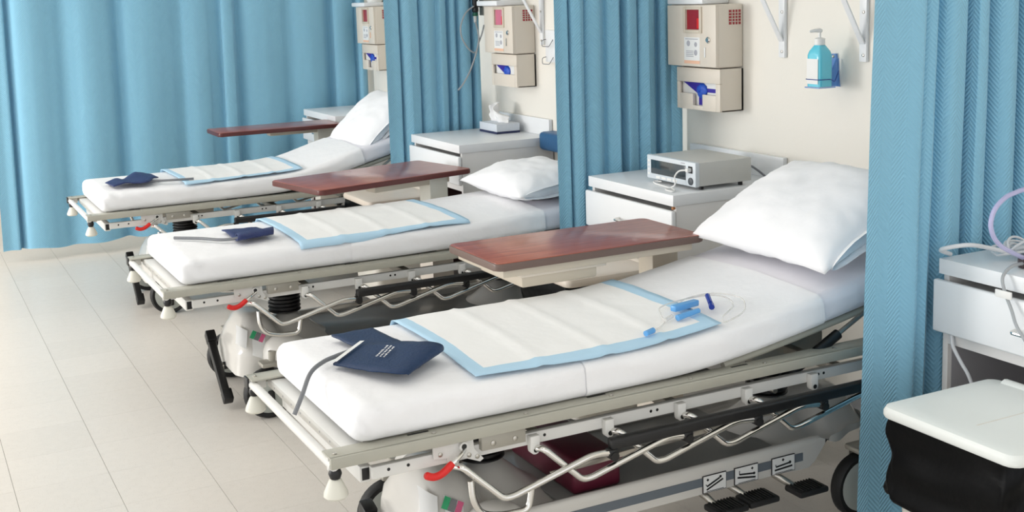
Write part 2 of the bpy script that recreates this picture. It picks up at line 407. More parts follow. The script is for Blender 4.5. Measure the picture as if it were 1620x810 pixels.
def make_stretcher():
    root = thing('hospital_stretcher', (1.86, YC, 0), 'x', 'stretcher')
    P = lambda n, mb, m, par=root, **k: obj(n, mb, m, par, **k)
    for sgn in (0, 1):
        Y = (lambda y: y) if sgn == 0 else my
        def yy(a, b): return (min(Y(a), Y(b)), max(Y(a), Y(b)))
        r = MB(); r.box(0.812, 2.9, *yy(2.54, 2.553), 0.539, 0.566, 0.002); r.box(0.812, 2.9, *yy(2.545, 2.605), 0.561, 0.566, 0.001)
        br = P('bumper_rail', r, 'rail')
        bl = MB()
        for k in range(9): bl.lathe([(0.006, 0), (0.006, 0.002), (0.003, 0.004)], (0.83+k*0.25, Y(2.568), 0.566), n=8)
        P('rail_bolts', bl, 'bolt', br)['kind'] = 'stuff'
        sl = MB()
        for x in (1.02, 1.52, 1.98): sl.box(x, x+0.055, *yy(2.585, 2.592), 0.5655, 0.5667)
        P('rail_slots', sl, 'black', br)['kind'] = 'stuff'
        # roller
        rb = MB().lathe([(0.010, 0.047), (0.015, 0.043), (0.021, 0.030), (0.028, 0.014), (0.029, 0.006), (0.022, 0.0)], (0.828, Y(2.565), 0.462))
        ro = P('bumper_roller', rb, 'cream')
        P('roller_pivot', MB().lathe([(0.004, -0.016), (0.012, -0.012), (0.016, 0), (0.012, 0.012), (0.006, 0.016)], (0.828, Y(2.563), 0.522), n=14), 'black', ro)
        P('lower_bar', MB().box(0.918, 2.88, *yy(2.565, 2.585), 0.484, 0.515, 0.003), 'white')
        hl = MB()
        for x in (0.96, 1.01, 1.36, 1.38, 1.70, 1.72, 2.27, 2.29): hl.cyl((x, Y(2.5645), 0.502), (x, Y(2.566), 0.502), 0.0042, 10)
        P('bar_holes', hl, 'black')['kind'] = 'stuff'
        mp = P('mounting_plate', MB().box(1.197, 1.318, *yy(2.548, 2.566), 0.502, 0.537, 0.001), 'steel')
        b2 = MB()
        for x in (1.228, 1.288): b2.lathe([(0.007, 0), (0.007, 0.002), (0.003, 0.004)], (x, Y(2.548), 0.517), (0, -1 if sgn == 0 else 1, 0), 10)
        P('plate_bolts', b2, 'bolt', mp)['kind'] = 'stuff'
        bp = MB().prism([(1.072, 0.539), (1.072, 0.505), (1.108, 0.500), (1.115, 0.470), (1.132, 0.468), (1.142, 0.497), (1.195, 0.474), (1.205, 0.480), (1.180, 0.510), (1.178, 0.539)], (0, Y(2.562), 0), (1, 0, 0), (0, 0, 1), (0, -0.005 if sgn == 0 else 0.005, 0))
        bp.cyl((1.15, Y(2.556), 0.524), (1.15, Y(2.548), 0.524), 0.012, 12)
        bk = P('pivot_bracket', bp, 'white')
        b3 = MB()
        for x, z in ((1.09, 0.513), (1.166, 0.497), (1.188, 0.489)): b3.lathe([(0.006, 0), (0.006, 0.002), (0.002, 0.004)], (x, Y(2.557), z), (0, -1 if sgn == 0 else 1, 0), 10)
        P('bracket_bolts', b3, 'bolt', bk)['kind'] = 'stuff'
        b4 = MB()
        for x, z, r_ in ((1.15, 0.524, 0.007), (1.124, 0.479, 0.006)): b4.cyl((x, Y(2.5475), z), (x, Y(2.558), z), r_, 10)
        P('pivot_holes', b4, 'black', bk)
        lv = P('release_lever', MB().tube(spl([(1.036, Y(2.528), 0.484), (1.057, Y(2.526), 0.475), (1.082, Y(2.527), 0.479), (1.110, Y(2.53), 0.497)], 4), [0.006]+[0.0095]*11+[0.008], 10), 'red')
        P('lever_rod', MB().tube(spl([(1.105, Y(2.53), 0.494), (1.13, Y(2.535), 0.507), (1.152, Y(2.55), 0.516)], 4), 0.0052, 8), 'chrome', lv)
        # lugs
        for x in (1.343, 1.561, 1.786, 2.008, 2.24):
            lg = MB().prism([(x-0.013, 0.512), (x-0.013, 0.477)]+[(x+0.013*math.cos(a), 0.477+0.013*math.sin(a)) for a in [math.pi+math.pi*k/8 for k in range(1, 8)]]+[(x+0.013, 0.477), (x+0.013, 0.512)], (0, Y(2.565), 0), (1, 0, 0), (0, 0, 1), (0, -0.020 if sgn == 0 else 0.020, 0), 0.002)
            l = P('rail_lug', lg, 'white')
            P('lug_hole', MB().cyl((x+0.001, Y(2.5443), 0.476), (x+0.001, Y(2.548), 0.476), 0.0065, 12), 'black', l)
        # folding side rail
        tb = MB().box(1.532, 2.46, *yy(2.487, 2.515), 0.452, 0.482, 0.006, 3)
        sr = P('side_rail', tb, 'black')
        for k, dx in enumerate((-0.222, 0, 0.2225, 0.445, 0.667)):
            pts = [(1.346+dx, Y(2.552), 0.478), (1.352+dx, Y(2.522), 0.486), (1.450+dx, Y(2.500), 0.392), (1.476+dx, Y(2.498), 0.393), (1.705+dx, Y(2.496), 0.452), (1.768+dx, Y(2.496), 0.444)]
            if k == 4: pts = pts[:4]+[(1.700+dx, Y(2.496), 0.449), (1.765+dx, Y(2.496), 0.449)]
            if k == 4: pts[-2] = (1.69+dx, Y(2.496), 0.442); pts[-1] = (1.73+dx, Y(2.496), 0.444)
            P('chrome_tube', MB().tube(fil(pts, 0.028, 5), 0.0085, 10), 'chrome', sr)
        lp = [(1.146, Y(2.508), 0.452), (1.146, Y(2.500), 0.402), (1.168, Y(2.498), 0.366), (1.215, Y(2.498), 0.352), (1.294, Y(2.498), 0.348), (1.304, Y(2.498), 0.402)]
        P('loop_handle', MB().tube(fil(lp, 0.022, 4), 0.0085, 10), 'chrome', sr)
        for k in range(4):
            x = 1.54+0.2295*k
            c = MB().box(x-0.017, x+0.012, *yy(2.486, 2.512), 0.434, 0.456, 0.005); c.cyl((x-0.003, Y(2.482), 0.438), (x-0.003, Y(2.516), 0.438), 0.012, 12)
            P('rail_clamp', c, 'black', sr)
        P('link_bar', MB().prism([(1.372, 0.418), (1.382, 0.406), (2.25, 0.438), (2.25, 0.452)], (0, Y(2.528), 0), (1, 0, 0), (0, 0, 1), (0, 0.004, 0)), 'bolt', sr)
        # casters
        for x, y, nm in ((1.195, 2.61, 'f'), (2.49, 2.632, 'h')):
            y = Y(y)
            tyre = [(0.078, -0.017), (0.092, -0.021), (0.099, -0.012), (0.1, 0), (0.099, 0.012), (0.092, 0.021), (0.078, 0.017)]
            w = P('caster_wheel', MB().lathe(tyre, (x, y, 0.1), (0, 1, 0), 36), 'rubber')
            P('wheel_hub', MB().lathe([(0.01, -0.024), (0.05, -0.023), (0.073, -0.019), (0.079, -0.0165), (0.079, 0.0165), (0.073, 0.019), (0.05, 0.023), (0.01, 0.024)], (x, y, 0.1), (0, 1, 0), 30), 'hub', w)
            fk = MB().box(x-0.03, x+0.045, y-0.034, y+0.034, 0.205, 0.225, 0.008)
            s_ = 1 if y < YC else -1
            fk.box(x-0.016, x+0.02, y+s_*0.028-0.003, y+s_*0.028+0.003, 0.085, 0.215, 0.002)
            fk.cyl((x+0.02, y, 0.222), (x+0.02, y, 0.262), 0.015)
            P('caster_fork', fk, 'steel', w)
            P('brake_tab', MB().box(x-0.012, x+0.014, y-0.033, y-0.024, 0.045, 0.115, 0.005), 'black', w)
    # foot end
    P('foot_bar', MB().tube([(0.822, 2.548, 0.545), (0.822, my(2.548), 0.545)], 0.0125, 12), 'white')
    cp = MB().box(0.866, 0.92, 2.566, my(2.566), 0.553, 0.558, 0.001); cp.box(0.866, 0.870, 2.566, my(2.566), 0.532, 0.556, 0.001)
    pl = P('foot_cross_plate', cp, 'white')
    ho = MB()
    for k in range(8): ho.cyl((0.8655, 2.63+k*0.078, 0.543), (0.8665, 2.63+k*0.078, 0.543), 0.003, 8)
    P('plate_holes', ho, 'greyink', pl)['kind'] = 'stuff'
    for yv in (2.562, my(2.562)-0.012): P('frame_corner', MB().box(0.812, 0.86, yv, yv+0.012, 0.53, 0.562, 0.002), 'white')
    P('corner_cap', MB().box(0.806, 0.8125, my(2.575), my(2.538), 0.532, 0.564, 0.002), 'black')
    ct = P('cross_tube', MB().box(0.897, 0.925, 2.59, my(2.59), 0.472, 0.512, 0.003), 'white')
    ti = MB()
    for yv in (2.5888, my(2.5888)-0.0014): ti.box(0.902, 0.920, yv, yv+0.0014, 0.478, 0.507)
    P('tube_opening', ti, 'black', ct)
    for x in (1.36, 1.78, 2.36, 2.86): P('frame_crossmember', MB().box(x-0.015, x+0.015, 2.586, my(2.586), 0.488, 0.512, 0.002), 'steel')
    P('litter_deck', MB().box(0.93, 1.93, 2.61, my(2.61), 0.546, 0.5625, 0.002), 'deck')
    # pedestals
    for x in (1.36, 2.36):
        pr = []
        for k in range(9):
            z = 0.335+k*0.0155; pr += [(0.058, z), (0.066, z+0.004), (0.066, z+0.008), (0.058, z+0.0125)]
        pd = P('pedestal_bellows', MB().lathe(pr, (x, YC, 0), n=28), 'black')
        P('pedestal_head', MB().box(x-0.14, x+0.14, YC-0.10, YC+0.10, 0.474, 0.537, 0.006), 'steel', pd)
    hd = P('base_hood', hood(), 'hood', angle=60)
    for y in (2.662, my(2.662)):
        wh_ = P('wheel_housing', MB().lathe([(0.088, 0.195), (0.091, 0.215), (0.088, 0.245), (0.076, 0.275), (0.05, 0.296), (0.02, 0.304), (0.0, 0.305)], (1.285, y, 0), n=28), 'hood')
        P('bumper_ring', MB().lathe([(0.07, 0.170), (0.094, 0.174), (0.099, 0.184), (0.096, 0.196), (0.07, 0.198)], (1.285, y, 0), n=28), 'black', wh_)
    P('storage_deck', MB().box(1.50, 2.24, YC-0.205, YC+0.205, 0.234, 0.2425, 0.003), 'deckgrey', hd)
    for s_, y in ((1, YC-0.2405), (-1, YC+0.2405)):
        P('side_stripe', MB().prism([(1.45, 0.229), (1.45, 0.204), (2.30, 0.203), (2.30, 0.228)], (0, y, 0), (1, 0, 0), (0, 0, 1), (0, -0.0016*s_, 0)), 'stripe')
    # pictogram plates
    def pict(x0, x1, kind):
        y = YC-0.2425
        z0, z1 = 0.183, 0.234
        p = P('pictogram_plate', MB().box(x0, x1, y-0.002, y+0.001, z0, z1, 0.0), 'ink')
        P('plate_face', MB().box(x0+0.0018, x1-0.0018, y-0.0026, y-0.001, z0+0.0018, z1-0.0018), 'label', p)
        k = MB(); yv = y-0.0033; w = x1-x0
        def seg(a, b, th):
            a = Vector((x0+a[0]*w, 0, z0+a[1]*(z1-z0))); b = Vector((x0+b[0]*w, 0, z0+b[1]*(z1-z0)))
            d = (b-a).normalized(); n = Vector((-d.z, 0, d.x))*th
            q = [a+n, b+n, b-n, a-n]; k.prism([(v.x, v.z) for v in q], (0, yv, 0), (1, 0, 0), (0, 0, 1), (0, 0.0009, 0))
        def dot(c, r):
            k.prism([(x0+c[0]*w+r*math.cos(t*math.pi/5), z0+c[1]*(z1-z0)+r*math.sin(t*math.pi/5)) for t in range(10)], (0, yv, 0), (1, 0, 0), (0, 0, 1), (0, 0.0009, 0))
        def plus(c, r):
            k.prism([(x0+c[0]*w+r*a, z0+c[1]*(z1-z0)+r*b) for a, b in ((0, 1), (1, 0), (0, -1), (-1, 0))], (0, yv, 0), (1, 0, 0), (0, 0, 1), (0, 0.0009, 0))
        seg((0.15, 0.08), (0.88, 0.08), 0.0007)
        if kind == 0:
            seg((0.15, 0.18), (0.85, 0.62), 0.0024); seg((0.17, 0.38), (0.7, 0.72), 0.0026); seg((0.12, 0.5), (0.17, 0.38), 0.0012); dot((0.74, 0.78), 0.0042); plus((0.2, 0.75), 0.0046)
        elif kind == 1:
            seg((0.12, 0.42), (0.88, 0.22), 0.0026); seg((0.2, 0.58), (0.8, 0.46), 0.0024); seg((0.2, 0.58), (0.2, 0.8), 0.0012); dot((0.82, 0.46), 0.0042); plus((0.74, 0.78), 0.0046)
        else:
            seg((0.12, 0.27), (0.88, 0.33), 0.0026); seg((0.18, 0.46), (0.75, 0.54), 0.0024); seg((0.16, 0.6), (0.18, 0.45), 0.0012); dot((0.78, 0.56), 0.0046); plus((0.48, 0.8), 0.0050)
        P('pictogram', k, 'ink', p)
    pict(1.935, 2.017, 0); pict(2.046, 2.131, 1); pict(2.181, 2.267, 2)
    # hood labels, laid on the near slope of the foot mound
    def ysurf(x, z):
        y = -hood_w(x)
        while y < 0 and hood_h(x, y) < z: y += 0.002
        return YC+y
    def slabel(name, x0, x1, z0, z1, m, par=hd, off=0.003):
        def fn(u, v):
            x = x0+(x1-x0)*u+0.02*(v-0.5); z = z0+(z1-z0)*v-0.5*(u-0.5)*(x1-x0)
            return (x, ysurf(x, z)-off, z+off)
        return P(name, MB().grid(fn, 5, 6), m, par)
    slabel('white_label', 1.125, 1.155, 0.258, 0.318, 'label')
    slabel('colour_label', 1.172, 1.218, 0.215, 0.300, 'label')
    for (a, b, m) in ((1.175, 1.189, 'green'), (1.190, 1.205, 'grey'), (1.206, 1.220, 'pink')):
        slabel('printed_block', a, b, 0.282-0.5*(a-1.175), 0.305-0.5*(a-1.175), m, hd, 0.0042)
    # foot pedals
    for (x, xa, z) in ((1.984, 1.95, 0.139), (2.094, 2.05, 0.141), (2.275, 2.21, 0.130)):
        pd = MB().box(x-0.053, x+0.053, 2.580, 2.655, z, z+0.018, 0.006)
        p = P('foot_pedal', pd, 'rubber')
        rg = MB()
        for k in range(8): rg.box(x-0.04+k*0.0105, x-0.036+k*0.0105, 2.586, 2.649, z+0.017, z+0.0215)
        P('pedal_ribs', rg, 'black', p)
        P('pedal_arm', MB().tube(fil([(xa-0.02, 2.74, 0.188), (xa, 2.672, 0.172), (x-0.02, 2.645, z+0.008)], 0.03), 0.011, 10), 'bolt', p)
    # steering bar at the foot
    sb = MB(); c = Vector((1.073, YC+0.02, 0.137)); d = Vector((0, 0.122, 0.103))
    Mx = Matrix.Translation(c) @ Matrix.Rotation(math.atan2(0.103, 0.122), 4, 'X')
    sb.box(-0.012, 0.02, -0.168, 0.168, -0.017, 0.017, 0.006, M=Mx)
    for s_ in (-1, 1): sb.box(-0.014, 0.026, s_*0.145-0.026, s_*0.145+0.026, -0.014, 0.024, 0.005, M=Mx)
    st = P('steering_pedal', sb, 'black')
    P('pedal_shaft', MB().tube([(1.085, YC+0.02, 0.137), (1.30, YC+0.02, 0.150)], 0.012, 12), 'bolt', st)
    P('shaft_collar', MB().tube([(1.098, YC+0.02, 0.138), (1.15, YC+0.02, 0.141)], 0.016, 12), 'black', st)
    return root
def head_section(root, b):
    # raised or flat backrest under the mattress, its own on every stretcher
    dy = BED[b]; P0 = obj
    xs = [1.97+0.08*k for k in range(12)]; xs = [x for x in xs if x < PROF[b][-1][0]]
    fr = MB()
    for y in (2.612, my(2.612)): fr.tube([(x, y+dy, profs(b, x)-0.014) for x in xs], 0.011, 10)
    xe = xs[-1]
    fr.tube([(xe, 2.612+dy, profs(b, xe)-0.014), (xe, my(2.612)+dy, profs(b, xe)-0.014)], 0.011, 10)
    bf = P0('backrest_frame', fr, 'rail', root)
    def fn(u, v):
        x = 1.97+(xe-1.97)*u; return (x, 2.625+dy+0.56*v, profs(b, x)-0.006)
    P0('backrest_panel', MB().grid(fn, 10, 3), 'deck', bf, solid=0.004)
    for y in (2.60, my(2.60)):
        x2 = 2.47 if b != 1 else 2.6; z2 = profs(b, x2)-0.02
        g = MB().tube([(2.128, y+dy, 0.474), (2.128+(x2-2.128)*0.72, y+dy, 0.474+(z2-0.474)*0.72)], 0.0155, 12)
        gs = P0('gas_strut', g, 'black', root)
        P0('strut_rod', MB().tube([(2.128+(x2-2.128)*0.7, y+dy, 0.474+(z2-0.474)*0.7), (x2, y+dy, z2)], 0.007, 8), 'bolt', gs)
        P0('strut_pin', MB().cyl((2.128, y+dy-0.02, 0.474), (2.128, y+dy+0.02, 0.474), 0.008, 10), 'bolt', gs)
proto = make_stretcher()
SLAB = ['grey wheeled stretcher with pictogram plates and foot pedals, carrying the clear infusion line',
        'grey wheeled stretcher with flat head in the middle bay, over a silver base',
        'grey wheeled stretcher with steep head beside the wide end curtain']
stretchers = []
for b in range(3):
    r = proto if b == 0 else copy_tree(proto)
    r.location = (1.86, YC+BED[b], 0); tag(r, SLAB[b], 'stretcher', 'wheeled stretchers in the ward'); stretchers.append(r)
for b in range(3): head_section(stretchers[b], b)
# the first stretcher's foot pedal rests nearly level
for ch in stretchers[0].children:
    if ch.name.split('.')[0] == 'steering_pedal':
        me = ch.data.copy(); ch.data = me
        pv = Vector((0, 0.02, 0.137)); Q = Matrix.Translation(pv) @ Matrix.Rotation(math.radians(-24), 4, 'X') @ Matrix.Translation(-pv)
        me.transform(Q)

# ------------------------------------------------------------------ bedding
def shell(b, x0, x1, hw, th, grow, foot=True, n_s=60, n_t=44, seed=0, wr=1.0):
    yc = YC+BED[b]; r = RC
    # cross-section: rounded rectangle, arc-length parametrised
    sec = []
    def arc(cy, cz, a0, a1):
        for k in range(6):
            a = a0+(a1-a0)*k/5; sec.append((cy+r*math.cos(a), cz+r*math.sin(a)))
    arc(hw-r, r, -math.pi/2, 0); arc(hw-r, th-r, 0, math.pi/2)
    for k in range(1, 9): sec.append((hw-r-(2*hw-2*r)*k/9, th+0.010*(1-((hw-r-(2*hw-2*r)*k/9)/hw)**2)))
    arc(-(hw-r), th-r, math.pi/2, math.pi); arc(-(hw-r), r, math.pi, 3*math.pi/2)
    n = len(sec)
    S0 = []
    ns = n_s
    for i in range(ns):
        u = i/(ns-1); S0.append(x0+(x1-x0)*(u**1.15 if foot else u))
    cap = [0.0, 0.004, 0.012, 0.024] if foot else []
    S0 = [x0+c for c in cap]+[x for x in S0 if x > x0+0.034]
    def fn(u, v):
        i = round(u*(len(S0)-1)); j = round(v*n) % n; x = S0[i]; y, z = sec[j]
        d = x-x0; ins = 0.0
        if foot and d < 0.034: ins = 0.034-math.sqrt(max(0, 0.034**2-(0.034-d)**2))
        y2 = y*(1-ins/hw); z2 = th/2+(z-th/2)*(1-0.75*ins/(th/2)) if ins else z
        base = profs(b, x); sl = (profs(b, x+0.02)-profs(b, x-0.02))/0.04
        nrm = Vector((-sl, 0, 1)).normalized()
        p = Vector((x, yc+y2, base))+nrm*z2
        side = 1.0 if z < th*0.8 else 0.35
        w = wr*(0.009*side*nz(Vector((x*6+seed+z*9, y*4, z*5)))+0.0045*nz(Vector((x*20+z*30, y*16+seed, z*6)))*side)
        if foot and d < 0.16 and y < -0.2: w += 0.007*math.sin(x*95+z*75+1)*(1-d/0.16)*ss(0.2, 0.3, -y)
        c = Vector((0, y, z-th/2)); c = c.normalized() if c.length > 0 else Vector((0, 0, 1))
        if z < th*0.3: w *= 0.2
        c = Vector((0, c.y, max(c.z, 0.0)))
        return p+c*(w+grow)
    return fn, len(S0), n
BAY = ['in the bay with the silver monitor', 'on the middle flat stretcher', 'on the stretcher beside the wide end curtain']
for b in range(3):
    fn, a, n = shell(b, 0.890, PROF[b][-1][0], HW, TH, 0.0, seed=b*7)
    m = obj('mattress', MB().grid(fn, a, n, wrap=True, caps=True), 'under', angle=70)
    tag(m, ['white sheeted mattress under the navy cuff with grey hose hanging off its foot', 'white sheeted mattress lying flat on the stretcher in the middle bay', 'white sheeted mattress bent up steeply before the wide end curtain'][b], 'mattress', 'sheeted mattresses')
    # drawsheet over the foot and middle
    xe = [2.31, 2.42, 2.30][b]
    fn, a, n = shell(b, 0.884, xe, HW, TH, 0.0035, seed=b*7)
    mb = MB(); mb.grid(fn, a, n, wrap=True)
    mb.bm.verts.ensure_lookup_table(); mb.bm.faces.new([mb.bm.verts[k] for k in range(n)])
    obj('top_sheet', mb, 'sheet', m, angle=70)
    xc = [1.47, 1.50, 1.40][b]
    fn, a, n = shell(b, xc, xe-0.002, HW+0.001, TH+0.001, 0.0062, foot=False, seed=b*7, n_s=40)
    obj('draw_sheet', MB().grid(fn, a, n, wrap=True), 'sheet', m, angle=70)

def pillow(b, c, lx, wy, th, pitch, roll, label, seed, yaw=0.0, flapside=-1):
    Rm = Matrix.Translation(Vector(c)) @ Matrix.Rotation(yaw, 4, 'Z') @ Matrix.Rotation(-pitch, 4, 'Y') @ Matrix.Rotation(roll, 4, 'X')
    def srf(sg):
        def fn(u, v):
            a, q = 2*u-1, 2*v-1
            e = max(0, (1-abs(a)**2.6))**0.62*max(0, (1-abs(q)**2.8))**0.62
            px = a*(1-0.07*(1-abs(q)**2)*abs(a)**3)*lx/2; py = q*(1-0.06*(1-abs(a)**2)*abs(q)**3)*wy/2
            pz = sg*th/2*e*(1.0 if sg > 0 else 0.75)
            w = (0.009*nz(Vector((a*2.2+seed, q*2.2, sg*2)))+0.005*nz(Vector((a*6, q*6+seed, sg)))*1.0)*min(1, e*2.5)
            edge = max(abs(a), abs(q))
            w += 0.0016*math.sin(math.atan2(q, a)*22+seed)*ss(0.6, 0.9, edge)*(1-ss(0.93, 1, edge))
            return Rm @ Vector((px, py, pz+w))
        return fn
    mb = MB(); mb.grid(srf(1), 30, 34); mb.grid(srf(-1), 30, 34)
    bmesh.ops.remove_doubles(mb.bm, verts=mb.bm.verts[:], dist=0.0004)
    o = obj('pillow', mb, 'pillow', angle=180)
    tag(o, label, 'pillow', 'white bed pillows')
    # open hem of the case on the near side
    hm = MB()
    def hf(u, v):
        t = 2*math.pi*v; a = math.cos(t)*0.84; h = math.sin(t)*(0.020+0.006*u)-0.004
        y = -wy/2*(0.88+0.10*u)-0.004*math.sin(a*9+seed)*u
        return Rm @ Vector((a*lx/2*(1+0.04*u), y, h+0.006*nz(Vector((a*4, u, seed)))))
    hm.grid(hf, 5, 30, wrap=True)
    obj('case_hem', hm, 'pillow', o, angle=180)
    return o
PLW = [None]*3
pillow(0, (2.518, 2.895, 0.895), 0.50, 0.66, 0.185, math.radians(25), 0, 'large white pillow propped against the raised head beside the silver monitor', 2)
pillow(1, (2.53, 4.765, 0.762), 0.44, 0.62, 0.165, math.radians(5), 0, 'white pillow lying flat in front of the blue padded bolster', 5)
pillow(2, (2.465, 6.60, 0.880), 0.48, 0.64, 0.17, math.radians(41), 0, 'white pillow standing steeply against the backrest beside the wide end curtain', 8)

def pad(b, x0, x1, y0, y1, label, skew=0.0):
    def fn(u, v):
        x = x0+(x1-x0)*u+skew*(1-v); y = y0+(y1-y0)*v+BED[b]+0.01*math.sin(x*7+b)*(1-v)
        lim = YC+BED[b]-HW-0.018
        drop = 0.0
        if y < lim: drop = lim-y; y = lim-drop*0.08
        far = YC+BED[b]+HW+0.012
        if y > far: drop = y-far; y = far+drop*0.08
        z = mtop(b, x, max(min(y, far-0.013), lim+0.020))+0.0135+0.003*abs(nz(Vector((x*8, y*8, b+3))))-drop*0.95
        for fx in (0.25, 0.5, 0.75):
            z += 0.0045*math.exp(-((u-fx-0.02*v)/0.018)**2)
        return (x, y, z), (0.75*u, 0.63*v)
    o = obj('incontinence_pad', MB().grid(fn, 46, 40), 'pad', angle=180, solid=0.0012)
    return tag(o, label, 'pad', 'blue bordered bed pads')
pad(0, 1.235, 1.985, 2.60, 3.30, 'white disposable pad with blue border beneath the clear infusion line', skew=-0.02)
pad(1, 1.345, 2.07, 2.585, 3.30, 'white disposable pad with blue border on the flat middle bed')
pad(2, 1.31, 1.945, 2.60, 3.30, 'white disposable pad with blue border beside the hose lying across its edge')

# blood-pressure cuffs
def strip(edges, k=6):
    A = spl([e[0] for e in edges], k); B = spl([e[1] for e in edges], k)
    n = len(A)
    def fn(u, v):
        i = round(u*(n-1)); p = A[i].lerp(B[i], v); p.z += 0.0022*nz(Vector((p.x*30, p.y*30, 1)))
        return p
    return fn, n
def cuff(edges, m, label, hose, hr, endw=None):
    fn, n = strip(edges)
    o = obj('pressure_cuff', MB().grid(fn, n, 8), m, angle=50, solid=0.005)
    tag(o, label, 'pressure cuff', 'blood pressure cuffs')
    obj('hose', MB().tube(spl(hose, 7), hr, 9), 'tube', o)
    return o
zt = mtop(0, 1.05, 2.85)+0.0145
c1 = cuff([((1.016, 3.11, zt), (1.139, 3.118, zt)), ((1.03, 3.00, zt+0.002), (1.148, 2.98, zt+0.002)), ((1.05, 2.86, zt+0.001), (1.17, 2.86, zt+0.004)), ((1.06, 2.74, zt+0.002), (1.19, 2.80, zt+0.008)),
           ((1.062, 2.672, zt+0.003), (1.202, 2.772, zt+0.014)), ((1.05, 2.655, zt+0.014), (1.193, 2.757, zt+0.038)), ((1.025, 2.672, zt+0.017), (1.16, 2.78, zt+0.046)), ((0.985, 2.74, zt+0.012), (1.11, 2.855, zt+0.034)), ((0.935, 2.862, zt+0.004), (1.045, 2.955, zt+0.016))],
          'navy', 'navy folded pressure cuff with white printing and a hose draped over the bed foot',
          [(1.0, 2.925, zt+0.008), (0.96, 2.905, zt+0.008), (0.915, 2.88, zt+0.006), (0.868, 2.84, zt-0.004), (0.832, 2.80, zt-0.042), (0.806, 2.79, zt-0.085)], 0.0058)
def cq(a, q, dz=0.007):   # point on the top flap
    A = Vector((0.985, 2.74, zt+0.012)); B = Vector((1.11, 2.855, zt+0.034)); C0 = Vector((0.935, 2.862, zt+0.004)); D = Vector((1.045, 2.955, zt+0.016))
    p = (A.lerp(B, q)).lerp(C0.lerp(D, q), a); return p+Vector((-0.002, -0.002, dz))
wl = MB(); wl.grid(lambda u, v: cq(0.88+0.12*u, v), 2, 6); obj('white_end_band', wl, 'label', c1)
pr = MB()
rp = random.Random(4)
for rrow in range(3):
    q = 0.30
    while q < 0.68:
        w = rp.uniform(0.015, 0.04); hgt = 0.055*rp.uniform(0.6, 1)
        a0 = 0.02+0.10*rrow
        pr.grid(lambda u, v, a0=a0, q=q, w=w, hgt=hgt: cq(a0+hgt*u-0.18, q+w*v+0.06, 0.008), 2, 2); q += w+rp.uniform(0.01, 0.03)
obj('faint_printing', pr, 'label', c1)
zt2 = mtop(1, 1.2, 4.7)+0.0145
cuff([((1.142, 4.835, zt2), (1.262, 4.812, zt2)), ((1.143, 4.76, zt2+0.004), (1.272, 4.765, zt2+0.006)), ((1.140, 4.66, zt2+0.002), (1.292, 4.70, zt2+0.002)), ((1.136, 4.575, zt2+0.003), (1.292, 4.622, zt2+0.003)),
      ((1.134, 4.545, zt2+0.014), (1.288, 4.592, zt2+0.014)), ((1.138, 4.56, zt2+0.027), (1.294, 4.608, zt2+0.027)), ((1.144, 4.595, zt2+0.029), (1.302, 4.645, zt2+0.029)), ((1.146, 4.63, zt2+0.018), (1.306, 4.675, zt2+0.02))], 'navy2', 'navy folded pressure cuff on the flat middle bed with its hose toward the foot',
     [(1.15, 4.60, zt2+0.008), (1.09, 4.64, zt2+0.003), (1.03, 4.715, zt2+0.003), (0.945, 4.80, zt2+0.001)], 0.0062)
zt3 = mtop(2, 1.05, 6.45)+0.0145
cuff([((0.95, 6.50, zt3), (0.968, 6.345, zt3)), ((1.01, 6.54, zt3+0.012), (1.03, 6.36, zt3+0.010)), ((1.05, 6.555, zt3+0.002), (1.08, 6.35, zt3+0.004)), ((1.115, 6.63, zt3+0.020), (1.14, 6.34, zt3+0.008)), ((1.15, 6.66, zt3+0.016), (1.18, 6.42, zt3+0.012)), ((1.20, 6.60, zt3+0.010), (1.215, 6.47, zt3+0.006))],
     'navy2', 'navy crumpled pressure cuff on the bed beside the wide end curtain',
     [(1.16, 6.40, zt3+0.004), (1.25, 6.36, zt3+0.004), (1.37, 6.335, zt3+0.004)], 0.0062)

# infusion line
zi = mtop(0, 1.9, 2.72)+0.018
iv = thing('infusion_set', (1.9, 2.72, zi), 'clear coiled infusion line with blue clamps lying on the bed pad', 'tubing')
def ring(pts): return [(x, y, mtop(0, x, y)+0.021+dz) for x, y, dz in pts]
obj('clear_line', MB().tube(spl(ring([(1.76, 2.65, 0), (1.83, 2.69, 0), (1.86, 2.75, 0.004), (1.90, 2.80, 0.006), (2.0, 2.80, 0.006), (2.07, 2.76, 0.002), (2.06, 2.68, 0), (1.98, 2.62, 0.006), (1.97, 2.60, 0.0), (2.05, 2.62, 0.0), (2.10, 2.70, 0.002), (2.06, 2.78, 0.006), (1.97, 2.79, 0.012), (1.90, 2.74, 0.010)]), 6), 0.0022, 7), 'clear', iv)
def stick(name, a, b, r, m, n=8, flat=1.0): return obj(name, MB().tube([a, b], r, n), m, iv)
q = lambda x, y, d=0.0: (x, y, mtop(0, x, y)+0.026+d)
obj('roller_clamp', MB().box(-0.05, 0.05, -0.011, 0.011, 0, 0.018, 0.004, M=Matrix.Translation(q(1.944, 2.752, -0.004)) @ Matrix.Rotation(0.22, 4, 'Z')), 'ltblue', iv)
obj('connector', MB().tube([q(1.875, 2.69, 0.002), q(1.955, 2.70, 0.002)], [0.009, 0.007], 10), 'ltblue', iv)
obj('needle_hub', MB().tube([q(1.84, 2.70), q(1.875, 2.715)], 0.006, 8), 'clear', iv)
stick('clip', q(2.012, 2.722), q(2.040, 2.775, 0.002), 0.0075, 'dkblue'); stick('clip_end', q(1.998, 2.698), q(2.008, 2.714), 0.0085, 'dkblue')
stick('end_cap', q(1.735, 2.637), q(1.768, 2.65), 0.008, 'ltblue')

